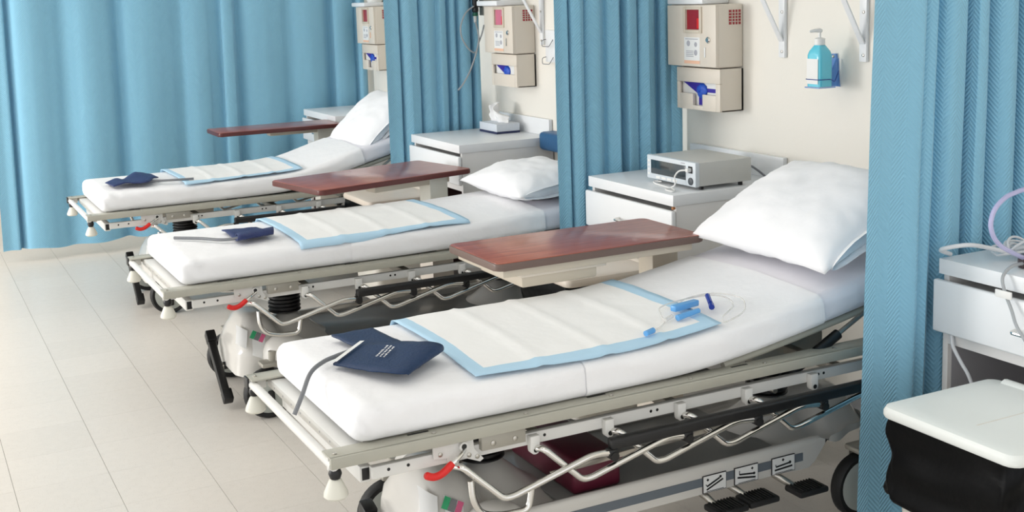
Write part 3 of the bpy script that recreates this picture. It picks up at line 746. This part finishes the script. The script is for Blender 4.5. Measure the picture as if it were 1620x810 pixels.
# ------------------------------------------------------------------ bedside cabinets
def cabinet(y0, y1, label, niche, chipped=False, spx=0.03):
    root = thing('bedside_cabinet', (2.78, (y0+y1)/2, 0), label, 'cabinet', 'white bedside cabinets')
    P = lambda n, mb, m, par=root, **k: obj(n, mb, m, par, **k)
    P('worktop', MB().box(2.50, 3.045, y0, y1, 0.808, 0.85, 0.0015), 'lam')
    sp = MB().box(3.027, 3.047, y0+0.02, y1+spx, 0.85, 0.937, 0.002); sp.box(2.985, 3.047, y0+0.012, y0+0.03, 0.85, 0.937, 0.002) if False else None
    P('backsplash', sp, 'lam')
    bd = MB(); bd.box(2.516, 3.04, y0+0.004, y0+0.022, 0.0, 0.808, 0.001); bd.box(2.516, 3.04, y1-0.022, y1-0.004, 0.0, 0.808, 0.001)
    bd.box(2.52, 3.04, y0+0.022, y1-0.022, 0.08, 0.10); bd.box(2.516, 2.534, y0+0.022, y1-0.022, 0.0, 0.08); bd.box(2.516, 3.04, y0+0.022, y1-0.022, 0.612, 0.640)
    P('carcass', bd, 'lam2')
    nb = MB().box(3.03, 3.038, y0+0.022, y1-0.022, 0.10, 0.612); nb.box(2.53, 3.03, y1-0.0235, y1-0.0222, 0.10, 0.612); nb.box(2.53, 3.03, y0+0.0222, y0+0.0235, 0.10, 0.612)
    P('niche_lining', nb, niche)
    d = P('drawer', MB().box(2.49, 2.51, y0-0.004, y1+0.012, 0.646, 0.792, 0.006, 3), 'lam')
    yc = (y0+y1)/2
    P('drawer_box', MB().box(2.51, 3.0, y0+0.03, y1-0.03, 0.66, 0.775), 'lam2', d)
    P('handle', MB().tube(fil([(2.49, yc+0.05, 0.715), (2.462, yc+0.05, 0.712), (2.462, yc-0.05, 0.712), (2.49, yc-0.05, 0.715)], 0.012), 0.005, 8), 'chrome', d)
    if chipped: P('chipped_edge', MB().box(2.4985, 2.51, y0-0.0015, y0+0.01, 0.797, 0.807, 0.002), 'wood_raw')
    return root
cabinet(1.70, 2.345, 'white bedside cabinet with cables on top, behind the white lidded bin', 'niche', False, 0.0)
cabinet(3.605, 4.205, 'white bedside cabinet with chipped edge under the silver monitor', 'niche', True)
cabinet(5.46, 6.08, 'white bedside cabinet with the tissue box on its top', 'brown')
cabinet(7.33, 7.985, 'white bedside cabinet almost hidden behind the steep pillow and table', 'brown')

# pulse monitor
mon = thing('patient_monitor', (2.745, 3.785, 0.85), 'silver desktop patient monitor with dark screen on white cabinet', 'monitor')
P = lambda n, mb, m, par=mon, **k: obj(n, mb, m, par, **k)
P('case', MB().box(2.633, 2.876, 3.627, 3.943, 0.866, 0.955, 0.003), 'moni')
P('front_bezel', MB().box(2.614, 2.635, 3.624, 3.946, 0.864, 0.957, 0.005), 'bezel')
P('screen', MB().box(2.6125, 2.616, 3.685, 3.915, 0.886, 0.940, 0.001), 'screen')
for k in range(4): P('soft_key', MB().box(2.6125, 2.616, 3.742+k*0.037, 3.77+k*0.037, 0.869, 0.879, 0.001), 'label')
for k in range(4): P('mode_key', MB().box(2.6125, 2.616, 3.925, 3.937, 0.880+k*0.0165, 0.888+k*0.0165, 0.001), 'label')
P('faint_lettering', MB().box(2.613, 2.615, 3.69, 3.715, 0.9465, 0.950), 'greyink')
P('dial', MB().lathe([(0.014, 0), (0.014, 0.004), (0.011, 0.006)], (2.614, 3.652, 0.885), (-1, 0, 0), 20), 'knob')
P('socket', MB().box(2.6125, 2.617, 3.642, 3.668, 0.915, 0.941, 0.001), 'ink')
P('plug', MB().box(2.594, 2.614, 3.646, 3.662, 0.921, 0.935, 0.003), 'label')
P('sensor_cord', MB().tube(spl([(2.598, 3.656, 0.928), (2.585, 3.685, 0.923), (2.578, 3.705, 0.90), (2.575, 3.700, 0.87), (2.565, 3.72, 0.856), (2.54, 3.71, 0.8545), (2.535, 3.66, 0.8545), (2.56, 3.68, 0.8545), (2.575, 3.74, 0.8545), (2.59, 3.85, 0.8545), (2.607, 3.885, 0.857), (2.625, 3.86, 0.8575)], 6), 0.0032, 7), 'label')
for x in (2.66, 2.84):
    for y in (3.65, 3.92): P('foot', MB().cyl((x, y, 0.85), (x, y, 0.868), 0.009, 10), 'black')
P('power_cord', MB().tube(spl([(2.876, 3.70, 0.915), (2.925, 3.70, 0.910), (2.965, 3.70, 0.887), (3.0, 3.69, 0.858), (3.01, 3.66, 0.855)], 6), 0.0045, 8), 'tube')

# tissue box
tb = thing('tissue_box', (2.925, 5.85, 0.85), 'pale grey tissue box with navy base band and a pulled tissue', 'tissue box')
P = lambda n, mb, m, par=tb, **k: obj(n, mb, m, par, **k)
P('carton', MB().box(2.856, 2.994, 5.746, 5.955, 0.862, 0.903, 0.001), 'tissuebox'); P('navy_base', MB().box(2.8555, 2.9945, 5.7455, 5.9555, 0.850, 0.862), 'navyband')
def tis(u, v):
    a = (v-0.5)*2; h = u
    y = 5.85+a*(0.088-0.012*h)+0.010*math.sin(v*14+u*3)*h+0.02*h; x = 2.925+0.022*math.sin(v*9+1)*(0.5+h)+0.01*nz(Vector((u*4, v*6, 2)))
    top = 0.105*(0.32+0.68*ss(0.0, 0.72, v))*(1-0.15*ss(0.85, 1, v))
    return (x, y, 0.900+h*top)
P('tissue', MB().grid(tis, 8, 22), 'tissue', solid=0.001)

# cable clutter on the cabinet by the bin
cl = thing('cable_set', (2.6, 2.2, 0.85), 'tangle of white and grey cables with a lavender tube on cabinet top', 'cables')
P = lambda n, mb, m, par=cl, **k: obj(n, mb, m, par, **k)
P('lavender_tube', MB().tube(spl([(2.60, 2.14, 0.870), (2.517, 2.12, 0.904), (2.478, 2.12, 0.925), (2.452, 2.12, 0.949), (2.439, 2.12, 0.975), (2.438, 2.12, 0.996), (2.449, 2.12, 1.022), (2.474, 2.12, 1.043), (2.511, 2.12, 1.057), (2.58, 2.11, 1.066), (2.66, 2.08, 1.04), (2.72, 2.04, 0.95), (2.74, 2.0, 0.862)], 5), 0.0062, 9), 'lav')
P('white_cable', MB().tube(spl([(2.535, 2.338, 0.858), (2.47, 2.31, 0.884), (2.50, 2.25, 0.903), (2.571, 2.24, 0.888), (2.65, 2.20, 0.864), (2.70, 2.16, 0.856)], 6), 0.006, 9), 'cable')
P('hanging_cable', MB().tube(spl([(2.60, 2.14, 0.862), (2.52, 2.12, 0.868), (2.482, 2.116, 0.846), (2.474, 2.103, 0.812), (2.470, 2.076, 0.768), (2.455, 2.046, 0.735), (2.45, 2.0, 0.69)], 6), 0.0045, 8), 'gcable')
P('cable_tag', MB().box(2.464, 2.470, 2.075, 2.125, 0.795, 0.815, 0.002, M=None), 'label')
co = MB(); rc = random.Random(9)
for k in range(5):
    cx, cy, rr, tl = 2.68+rc.uniform(-0.03, 0.03), 2.24+rc.uniform(-0.03, 0.03), rc.uniform(0.03, 0.05), rc.uniform(0.2, 0.9)
    co.tube([(cx+rr*math.cos(t*math.pi/10), cy+rr*math.sin(t*math.pi/10)*math.cos(tl), 0.86+0.004*k+abs(rr*math.sin(t*math.pi/10)*math.sin(tl))) for t in range(20)], 0.0035, 7, closed=True)
P('coiled_cable', co, 'cable')['kind'] = 'stuff'
P('sensor_head', MB().lathe([(0.026, 0), (0.028, 0.004), (0.028, 0.028), (0.022, 0.034)], (2.60, 2.135, 0.851), n=20), 'puck')
P('under_cable', MB().tube(spl([(2.507, 2.302, 0.643), (2.507, 2.300, 0.632), (2.503, 2.291, 0.611), (2.503, 2.262, 0.574), (2.506, 2.235, 0.537), (2.52, 2.21, 0.45), (2.55, 2.2, 0.3)], 5), 0.005, 8), 'cable')

# ------------------------------------------------------------------ pedal bins
def pedal_bin(x0, x1, y0, y1, label, lidm, bodym, seed):
    root = thing('waste_bin', ((x0+x1)/2, (y0+y1)/2, 0), label, 'bin', 'lidded waste bins with black liners')
    P = lambda n, mb, m, par=root, **k: obj(n, mb, m, par, **k)
    cx, cy = (x0+x1)/2, (y0+y1)/2; wx, wy = (x1-x0)/2, (y1-y0)/2
    def rrect(t, hx, hy, r):
        per = [(hx-r, hy-r, 0), (-(hx-r), hy-r, 90), (-(hx-r), -(hy-r), 180), (hx-r, -(hy-r), 270)]
        L = []
        for (px, py, a0) in per:
            for k in range(5):
                a = math.radians(a0+k*22.5); L.append((px+r*math.cos(a), py+r*math.sin(a)))
        out = []
        n = len(L)
        s = t*n; i = int(s) % n; f = s-int(s)
        a, b = L[i], L[(i+1) % n]
        return (cx+a[0]*(1-f)+b[0]*f, cy+a[1]*(1-f)+b[1]*f)
    def body(u, v):
        s = 0.80+0.16*u; x, y = rrect(v, wx*s-0.008, wy*s-0.008, 0.035); return (x, y, 0.02+0.50*u)
    P('body', MB().grid(body, 6, 20, wrap=True, caps=True), bodym)
    pts = [(0.0, 0.545, 0.0), (0.25, 0.50, 0.006), (0.5, 0.45, 0.004), (0.72, 0.40, 0.006), (0.88, 0.355, 0.016), (0.95, 0.338, 0.014), (1.0, 0.335, 0.0)]
    def liner(u, v):
        k = min(int(u*6), 5); f = u*6-k; a, b = pts[k], pts[k+1]
        z = a[1]+(b[1]-a[1])*f; o_ = a[2]+(b[2]-a[2])*f
        s = 0.80+0.16*(z-0.02)/0.5
        x, y = rrect(v, wx*s+0.002+o_, wy*s+0.002+o_, 0.04)
        w = 0.006*nz(Vector((v*14+seed, z*9, seed)))+0.004*math.sin(v*60+z*40+seed)*u+0.005*math.sin(v*26-z*55+seed)
        d = Vector((x-cx, y-cy, 0)).normalized()
        return (x+d.x*w, y+d.y*w, z+0.018*nz(Vector((v*7, seed, 2)))*u)
    P('bin_liner', MB().grid(liner, 22, 120, wrap=True), 'bag', angle=60)
    lid = MB()
    def lidf(u, v):
        prof = [(1.0, 0.545), (1.012, 0.550), (1.012, 0.562), (0.99, 0.572), (0.93, 0.576), (0.55, 0.577), (0.02, 0.577)]
        k = min(int(u*6), 5); f = u*6-k; a, b = prof[k], prof[k+1]; s = a[0]+(b[0]-a[0])*f
        x, y = rrect(v, wx*s, wy*s, min(0.03, wx*s*0.5, wy*s*0.5)); return (x, y, a[1]+(b[1]-a[1])*f)
    lid.grid(lidf, 13, 20, wrap=True, caps=True)
    l = P('lid', lid, lidm, angle=30)
    hg = MB().tube([(x1-0.012, y0+0.05, 0.562), (x1-0.012, y1-0.05, 0.562)], 0.022, 14)
    P('lid_hinge', hg, lidm, l)
    P('hinge_cap', MB().cyl((x1-0.012, y0+0.048, 0.562), (x1-0.012, y0+0.052, 0.562), 0.018, 14), 'black', l)
    P('lid_groove', MB().box(cx-0.12, cx+0.14, cy-0.03, cy-0.027, 0.5765, 0.5775), bodym, l)
    P('foot_pedal', MB().box(x0-0.03, x0+0.05, cy-0.04, cy+0.04, 0.012, 0.03, 0.005), 'black')
    P('base_ring', MB().box(x0+0.03, x1-0.03, y0+0.03, y1-0.03, 0.0, 0.025, 0.008), 'black')
    return root
pedal_bin(2.09, 2.482, 1.735, 2.14, 'white lidded waste bin with black liner beside the cabinet with cables', 'binlid', 'binbody', 1)
pedal_bin(2.09, 2.482, 3.675, 4.08, 'beige lidded waste bin under the table beside the silver monitor cabinet', 'lidbeige', 'binbody', 4)
pedal_bin(2.09, 2.482, 5.68, 6.08, 'beige lidded waste bin in front of the tissue box cabinet', 'lidbeige', 'binbody', 7)

# ------------------------------------------------------------------ overbed tables
def overbed(loc, rot, L, W, H, label, edgem, tray, colx, coly, armflip):
    # local frame: table top centred on the root, long side along X; built in local coordinates about the root
    root = thing('overbed_table', loc, label, 'table', 'brown overbed tables', rot)
    def P(n, mb, m, par=root, **k):
        for v in mb.bm.verts: v.co += Vector(loc)
        return obj(n, mb, m, par, **k)
    r = 0.022
    def out(hx, hy, r):
        L_ = []
        for (px, py, a0) in ((hx-r, hy-r, 0), (-(hx-r), hy-r, 90), (-(hx-r), -(hy-r), 180), (hx-r, -(hy-r), 270)):
            for k in range(6):
                a = math.radians(a0+k*18); L_.append((px+r*math.cos(a), py+r*math.sin(a)))
        return L_
    P('edge_band', MB().prism(out(L/2, W/2, 0.025), (0, 0, H-0.024), (1, 0, 0), (0, 1, 0), (0, 0, 0.0225), 0.004), edgem)
    P('tabletop', MB().prism(out(L/2-0.004, W/2-0.004, 0.022), (0, 0, H-0.006), (1, 0, 0), (0, 1, 0), (0, 0, 0.006), 0.0008), 'table')
    if tray:
        P('under_frame', MB().box(-L/2+0.03, L/2-0.04, -W/2+0.02, W/2-0.02, H-0.05, H-0.024, 0.003), 'beige2')
        d = P('tray_drawer', MB().box(-L/2+0.10, -L/2+0.37, -W/2+0.035, W/2-0.035, H-0.094, H-0.052, 0.008), 'beige2')
        P('tray_lip', MB().box(-L/2+0.095, -L/2+0.40, -W/2+0.028, W/2-0.028, H-0.060, H-0.050, 0.002), 'beige', d)
    else:
        P('under_frame', MB().box(colx-0.34, colx+0.085, coly-0.03, coly+0.05, H-0.058, H-0.024, 0.004), 'beige2')
    c = P('column', MB().box(colx-0.035, colx+0.07, coly-0.035, coly+0.055, 0.08, H-0.03, 0.006), 'cream' if not tray else 'beige2')
    P('column_sleeve', MB().box(colx-0.045, colx+0.08, coly-0.045, coly+0.065, 0.06, 0.40, 0.006), 'beige', c)
    ya, yb = coly+0.012, W/2-0.02
    if yb-ya < 0.12: yb = ya+0.12
    bs = MB(); bs.box(colx-0.02, colx+0.055, ya-0.02, yb+0.02, 0.045, 0.085, 0.008)
    for y in (ya, yb): bs.box(colx-0.62, colx+0.055, y-0.02, y+0.02, 0.042, 0.07, 0.008)
    P('base', bs, 'beige2')
    for x in (colx-0.60, colx+0.03):
        for y in (ya, yb): P('caster', MB().lathe([(0.012, -0.011), (0.02, -0.009), (0.0205, 0), (0.02, 0.009), (0.012, 0.011)], (x, y, 0.0205), (0, 1, 0), 14), 'rubber')
    return root
overbed((1.943, 3.352, 0), 0.0, 0.765, 0.365, 0.80, 'brown overbed table with beige tray drawer beside the silver monitor cabinet', 'edge', True, 0.33, 0.035, 1)
overbed((1.99, 5.335, 0), math.radians(12.3), 0.84, 0.45, 0.77, 'brown overbed table with maroon edge set askew, beside the tissue box cabinet', 'edge2', False, 0.235, -0.145, 1)
overbed((2.105, 7.335, 0), 0.0, 0.775, 0.325, 0.82, 'brown overbed table standing against the wide end curtain', 'edge2', False, 0.30, 0.0, 1)

# ------------------------------------------------------------------ wall equipment
def sharps(y0, label, stem_slot, win, tray_x, key):
    y1 = y0+0.335
    root = thing('sharps_container', (2.98, (y0+y1)/2, 1.10), label, 'sharps container', 'beige wall sharps cabinets')
    P = lambda n, mb, m, par=root, **k: obj(n, mb, m, par, **k)
    X = 2.915
    # upper cabinet: shell with window opening in the front
    wy0, wy1, wz0, wz1 = y0+0.107, y0+0.20, 1.428, 1.508
    b = MB(); b.box(X+0.012, 3.049, y0, y1, 1.276, 1.528, 0.008, 3)
    P('upper_body', b, 'beige')
    f = MB()
    f.box(X, X+0.014, y0+0.002, wy0, 1.279, 1.526, 0.002); f.box(X, X+0.014, wy1, y1-0.002, 1.279, 1.526, 0.002)
    f.box(X, X+0.014, wy0-0.001, wy1+0.001, 1.279, wz0, 0.0005); f.box(X, X+0.014, wy0-0.001, wy1+0.001, wz1, 1.526, 0.0005)
    dr = P('door', f, 'beige')
    fr = MB()
    for (a, c_, d, e) in ((wy0-0.016, wy0, wz0-0.014, wz1+0.012), (wy1, wy1+0.016, wz0-0.014, wz1+0.012), (wy0, wy1, wz0-0.014, wz0), (wy0, wy1, wz1, wz1+0.012)): fr.box(X-0.006, X+0.001, a, c_, d, e, 0.002)
    P('window_frame', fr, 'beige2', dr)
    P('window', MB().box(X+0.004, X+0.010, wy0, wy1, wz0, wz1), win, dr)
    P('window_sticker', MB().box(X+0.0025, X+0.0042, wy0+0.002, wy0+0.024, wz0+0.004, wz0+0.045), 'red', dr)
    lb = P('instruction_label', MB().box(X-0.001, X+0.001, y0+0.108, y0+0.214, 1.290, 1.397), 'label', dr)
    k = MB()
    for (yy_, zz, r_) in ((0.185, 1.372, 0.012), (0.135, 1.368, 0.010), (0.135, 1.335, 0.012)):
        k.lathe([(r_, 0), (r_*0.8, 0.0006)], (X-0.001, y0+yy_, zz), (-1, 0, 0), 12)
    for q_ in range(4): k.box(X-0.0016, X-0.0009, y0+0.150, y0+0.200, 1.318+q_*0.007, 1.321+q_*0.007)
    k.box(X-0.0016, X-0.0009, y0+0.12, y0+0.205, 1.388, 1.391)
    P('label_print', k, 'greyink', lb)
    P('label_foot', MB().box(X-0.0014, X-0.0005, y0+0.108, y0+0.214, 1.290, 1.303), 'orange', lb)
    lk = P('lock', MB().lathe([(0.013, 0), (0.013, 0.004), (0.009, 0.008)], (X, y0+0.05, 1.388), (-1, 0, 0), 18), 'chrome', dr)
    P('latch_tag', MB().box(X-0.004, X, y0+0.067, y0+0.076, 1.318, 1.358, 0.002), key, dr)
    # side grid
    gy = y0-0.0005
    P('side_opening', MB().box(2.978, 3.036, gy-0.0006, gy+0.002, 1.447, 1.505), 'redwin')
    g = MB()
    for q_ in range(1, 4): g.box(2.978+q_*0.0145-0.0015, 2.978+q_*0.0145+0.0015, gy-0.0022, gy, 1.447, 1.505)
    for q_ in range(1, 5): g.box(2.978, 3.036, gy-0.0022, gy, 1.447+q_*0.0116-0.0012, 1.447+q_*0.0116+0.0012)
    P('side_grid', g, 'beige')
    # lower glove holder with cut-out front
    X2 = 2.932; a0, a1 = y0+0.0, y1-0.04
    yc = (a0+a1)/2
    h = MB()
    h.box(X2+0.01, 3.049, a0, a0+0.006, 1.10, 1.272, 0.001); h.box(X2+0.01, 3.049, a1-0.006, a1, 1.10, 1.272, 0.001); h.box(X2+0.01, 3.049, a0, a1, 1.10, 1.106, 0.001); h.box(3.04, 3.049, a0, a1, 1.10, 1.272)
    sz0, sz1, sy0, sy1 = 1.165, 1.212, a0+0.03, a1-0.02
    h.box(X2, X2+0.012, a0, a1, sz1, 1.272, 0.003)
    h.box(X2, X2+0.012, a0, sy0, 1.10, sz1, 0.003); h.box(X2, X2+0.012, sy1, a1, 1.10, sz1, 0.003)
    if stem_slot:
        h.box(X2, X2+0.012, sy0-0.001, yc-0.03, 1.10, sz0, 0.001); h.box(X2, X2+0.012, yc+0.035, sy1+0.001, 1.10, sz0, 0.001); h.box(X2, X2+0.012, yc-0.031, yc+0.036, 1.10, 1.118, 0.001)
    else: h.box(X2, X2+0.012, sy0-0.001, sy1+0.001, 1.10, sz0, 0.001)
    gl = P('glove_holder', h, 'beige')
    P('glove_carton', MB().box(X2+0.02, 3.03, a0+0.01, a1-0.01, 1.107, 1.26), 'label', gl)
    vi = MB()
    vi.prism([(sy1-0.003, sz1-0.002), (yc-0.01, sz1-0.002), (yc+0.0, sz0), (yc+0.03, sz0+0.002)], (X2+0.0185, 0, 0), (0, 1, 0), (0, 0, 1), (0.002, 0, 0))
    if stem_slot: vi.box(X2+0.0185, X2+0.0205, yc-0.028, yc+0.018, 1.119, 1.17); vi.box(X2+0.0185, X2+0.0205, sy0+0.002, yc, sz0+0.008, sz0+0.024)
    P('carton_print', vi, 'violet', gl)
    def gv(u, v):
        a = u*math.pi/2; t = v*2*math.pi; r_ = 0.034*math.sin(a)*(1+0.14*nz(Vector((math.cos(t)*2, math.sin(t)*2, u*3))))
        return (X2+0.020-0.016*math.cos(a)+0.004*nz(Vector((math.cos(t)*3, math.sin(t)*3, u*4+y0))), yc-0.006+r_*math.cos(t), 1.178+r_*math.sin(t)*0.95)
    P('glove', MB().grid(gv, 8, 20, wrap=True), 'glove', gl)
    P('top_tray', MB().box(tray_x, 3.049, y0+0.09, y1-0.0, 1.529, 1.556, 0.006), 'lam')
    P('tray_bag', MB().lathe([(0.05, 0), (0.06, 0.03), (0.045, 0.07), (0.02, 0.09)], (2.99, y0+0.16, 1.556), n=14), 'label')
    return root
sharps(3.895, 'beige wall sharps cabinet with dark red window near the blue gel bottle', True, 'redwin', 2.915, 'label')
sharps(5.642, 'beige wall sharps cabinet with pink window over the tissue box cabinet', False, 'pinkwin', 2.872, 'bolt')
sharps(7.655, 'beige wall sharps cabinet half hidden in the corner by the end curtain', True, 'redwin', 2.885, 'orange')

def shelf(y0, y1, label, ys):
    root = thing('wall_shelf', (2.93, (y0+y1)/2, 1.32), label, 'shelf', 'white bracketed wall shelves')
    P = lambda n, mb, m, par=root, **k: obj(n, mb, m, par, **k)
    P('board', MB().box(2.74, 3.048, y0, y1, 1.80, 1.822, 0.002), 'lam')
    for y in ys:
        b = MB(); b.box(3.036, 3.049, y, y+0.035, 1.322, 1.80, 0.002); b.box(2.78, 3.04, y+0.004, y+0.031, 1.787, 1.80, 0.002)
        d = Vector((2.81-3.035, 0, 1.785-1.385)); L = d.length
        Mx = Matrix.Translation((3.035, y+0.0175, 1.385)) @ Matrix.Rotation(math.atan2(d.x, d.z), 4, 'Y')
        b.box(-0.003, 0.003, -0.0125, 0.0125, 0, L, 0.001, M=Mx)
        bk = P('bracket', b, 'lam')
        s = MB()
        for z in (1.345, 1.495): s.lathe([(0.006, 0), (0.005, 0.003), (0.001, 0.004)], (3.036, y+0.014, z), (-1, 0, 0), 10)
        P('screws', s, 'bolt', bk)
    return root
shelf(3.05, 3.78, 'white wall shelf on two angled brackets above the blue gel bottle', (3.629, 3.196))
shelf(4.85, 5.62, 'white wall shelf on angled brackets beside the pink windowed sharps cabinet', (5.536, 5.10))

# gel dispenser
gd = thing('gel_dispenser', (2.96, 3.335, 1.235), 'blue hand gel pump bottle in a clear blue wall holder', 'dispenser')
P = lambda n, mb, m, par=gd, **k: obj(n, mb, m, par, **k)
bo = MB()
def bot(u, v):
    prof = [(1.0, 1.236), (1.0, 1.30), (1.0, 1.348), (0.86, 1.362), (0.50, 1.380), (0.42, 1.384)]
    k = min(int(u*5), 4); f = u*5-k; a, b_ = prof[k], prof[k+1]; s = a[0]+(b_[0]-a[0])*f; z = a[1]+(b_[1]-a[1])*f
    t = v*4; k2 = int(t) % 4; f2 = t-int(t)
    C = [(-0.031, -0.036), (0.031, -0.036), (0.031, 0.036), (-0.031, 0.036)]
    p, q_ = C[k2], C[(k2+1) % 4]
    x = p[0]+(q_[0]-p[0])*f2; y = p[1]+(q_[1]-p[1])*f2
    ln = (abs(x)/0.031)**6+(abs(y)/0.036)**6; sc = 1/max(1, ln)**(1/6)
    return (2.945+x*s*sc, 3.33+y*s*sc, z)
bo.grid(bot, 11, 32, wrap=True, caps=True)
P('bottle', bo, 'gel', angle=50)
P('bottle_label', MB().box(2.9125, 2.9138, 3.303, 3.360, 1.246, 1.335), 'label')
P('pump_collar', MB().lathe([(0.019, 0), (0.019, 0.022), (0.010, 0.026)], (2.945, 3.33, 1.383), n=20), 'label')
pm = P('pump_stem', MB().cyl((2.945, 3.33, 1.405), (2.945, 3.33, 1.43), 0.005, 10), 'label')
P('pump_head', MB().tube([(2.953, 3.33, 1.432), (2.945, 3.33, 1.434), (2.925, 3.336, 1.434), (2.908, 3.341, 1.431)], [0.006, 0.008, 0.006, 0.004], 10), 'label', pm)
P('wall_plate', MB().prism([(3.335, 1.228), (3.383, 1.228), (3.388, 1.345), (3.352, 1.347)], (3.040, 0, 0), (0, 1, 0), (0, 0, 1), (0.008, 0, 0), 0.002), 'holder')
P('holder_back', MB().prism([(2.978, 1.232), (3.042, 1.232), (3.042, 1.330), (3.030, 1.330)], (0, 3.338, 0), (1, 0, 0), (0, 0, 1), (0, 0.003, 0)), 'holder')
P('holder_wire', MB().tube(fil([(3.0, 3.292, 1.29), (2.98, 3.291, 1.25), (2.965, 3.2905, 1.262), (2.912, 3.2905, 1.262), (2.911, 3.368, 1.262), (2.98, 3.369, 1.262), (3.03, 3.369, 1.30)], 0.01), 0.0016, 6), 'wire')
P('holder_base', MB().box(2.910, 2.985, 3.291, 3.369, 1.2305, 1.2352, 0.001), 'holder')
P('plate_screw', MB().lathe([(0.006, 0), (0.003, 0.003)], (3.0395, 3.365, 1.336), (-1, 0, 0), 10), 'bolt')

# oxygen outlet with hose
ox = thing('oxygen_outlet', (2.97, 6.08, 1.03), 'wall oxygen outlet with a looped grey hose in front of the curtain', 'oxygen outlet')
P = lambda n, mb, m, par=ox, **k: obj(n, mb, m, par, **k)
P('outlet_plate', MB().box(2.955, 3.049, 6.05, 6.115, 1.475, 1.60, 0.004), 'steel')
P('valve_body', MB().lathe([(0.012, 0), (0.018, 0.006), (0.018, 0.025), (0.012, 0.03), (0.016, 0.045), (0.016, 0.075), (0.008, 0.08)], (2.912, 6.075, 1.493), n=16), 'black')
P('valve_stem', MB().cyl((2.912, 6.075, 1.53), (2.96, 6.08, 1.53), 0.009, 10), 'black')
P('green_collar', MB().lathe([(0.014, 0), (0.016, 0.004), (0.014, 0.018)], (2.911, 6.075, 1.474), n=14), 'greenp')
P('nipple', MB().lathe([(0.005, 0), (0.008, 0.006), (0.009, 0.038)], (2.909, 6.075, 1.436), n=12), 'label')
P('loop_hose', MB().tube(spl([(2.952, 6.07, 1.546), (2.89, 6.07, 1.521), (2.843, 6.06, 1.489), (2.81, 6.05, 1.429), (2.808, 6.05, 1.381), (2.822, 6.05, 1.339), (2.858, 6.05, 1.29), (2.892, 6.05, 1.277), (2.917, 6.05, 1.335), (2.938, 6.05, 1.382), (2.955, 6.06, 1.423)], 5), 0.0042, 8), 'gcable')
P('drop_hose', MB().tube(spl([(2.909, 6.072, 1.442), (2.903, 6.04, 1.405), (2.908, 6.035, 1.356), (2.899, 6.035, 1.302), (2.877, 6.035, 1.241), (2.843, 6.035, 1.167), (2.803, 6.035, 1.108), (2.771, 6.035, 1.075)], 5), 0.0045, 8), 'gcable')

# small wire holder on the wall, padded bolster
wh = thing('leaflet_holder', (3.03, 5.47, 1.22), 'white wall holder with wire hooks beside the blue curtain edge', 'holder')
obj('back_plate', MB().box(3.036, 3.049, 5.40, 5.512, 1.235, 1.40, 0.003), 'lam', wh)
for z in (1.352, 1.262): obj('wire_hook', MB().tube(fil([(3.036, 5.505, z), (3.012, 5.503, z-0.004), (3.010, 5.50, z-0.035), (3.012, 5.43, z-0.035), (3.036, 5.43, z)], 0.01), 0.002, 6), 'tube', wh)
bm_ = MB().box(2.945, 3.049, 4.45, 5.452, 0.79, 0.885, 0.022, 3)
tag(obj('padded_bolster', bm_, 'vinyl'), 'blue vinyl padded bolster on the wall behind the flat pillow', 'bolster')

# maroon tray lying on the base of the first stretcher
mt = MB().box(1.545, 1.70, 2.715, 3.09, 0.2435, 0.345, 0.014, 3)
tr = tag(obj('storage_case', mt, 'maroon'), 'maroon storage case lying on the stretcher base under the bed with clear infusion line', 'case')
obj('case_rim', MB().box(1.541, 1.704, 2.711, 3.094, 0.322, 0.331, 0.003), 'maroon', tr)
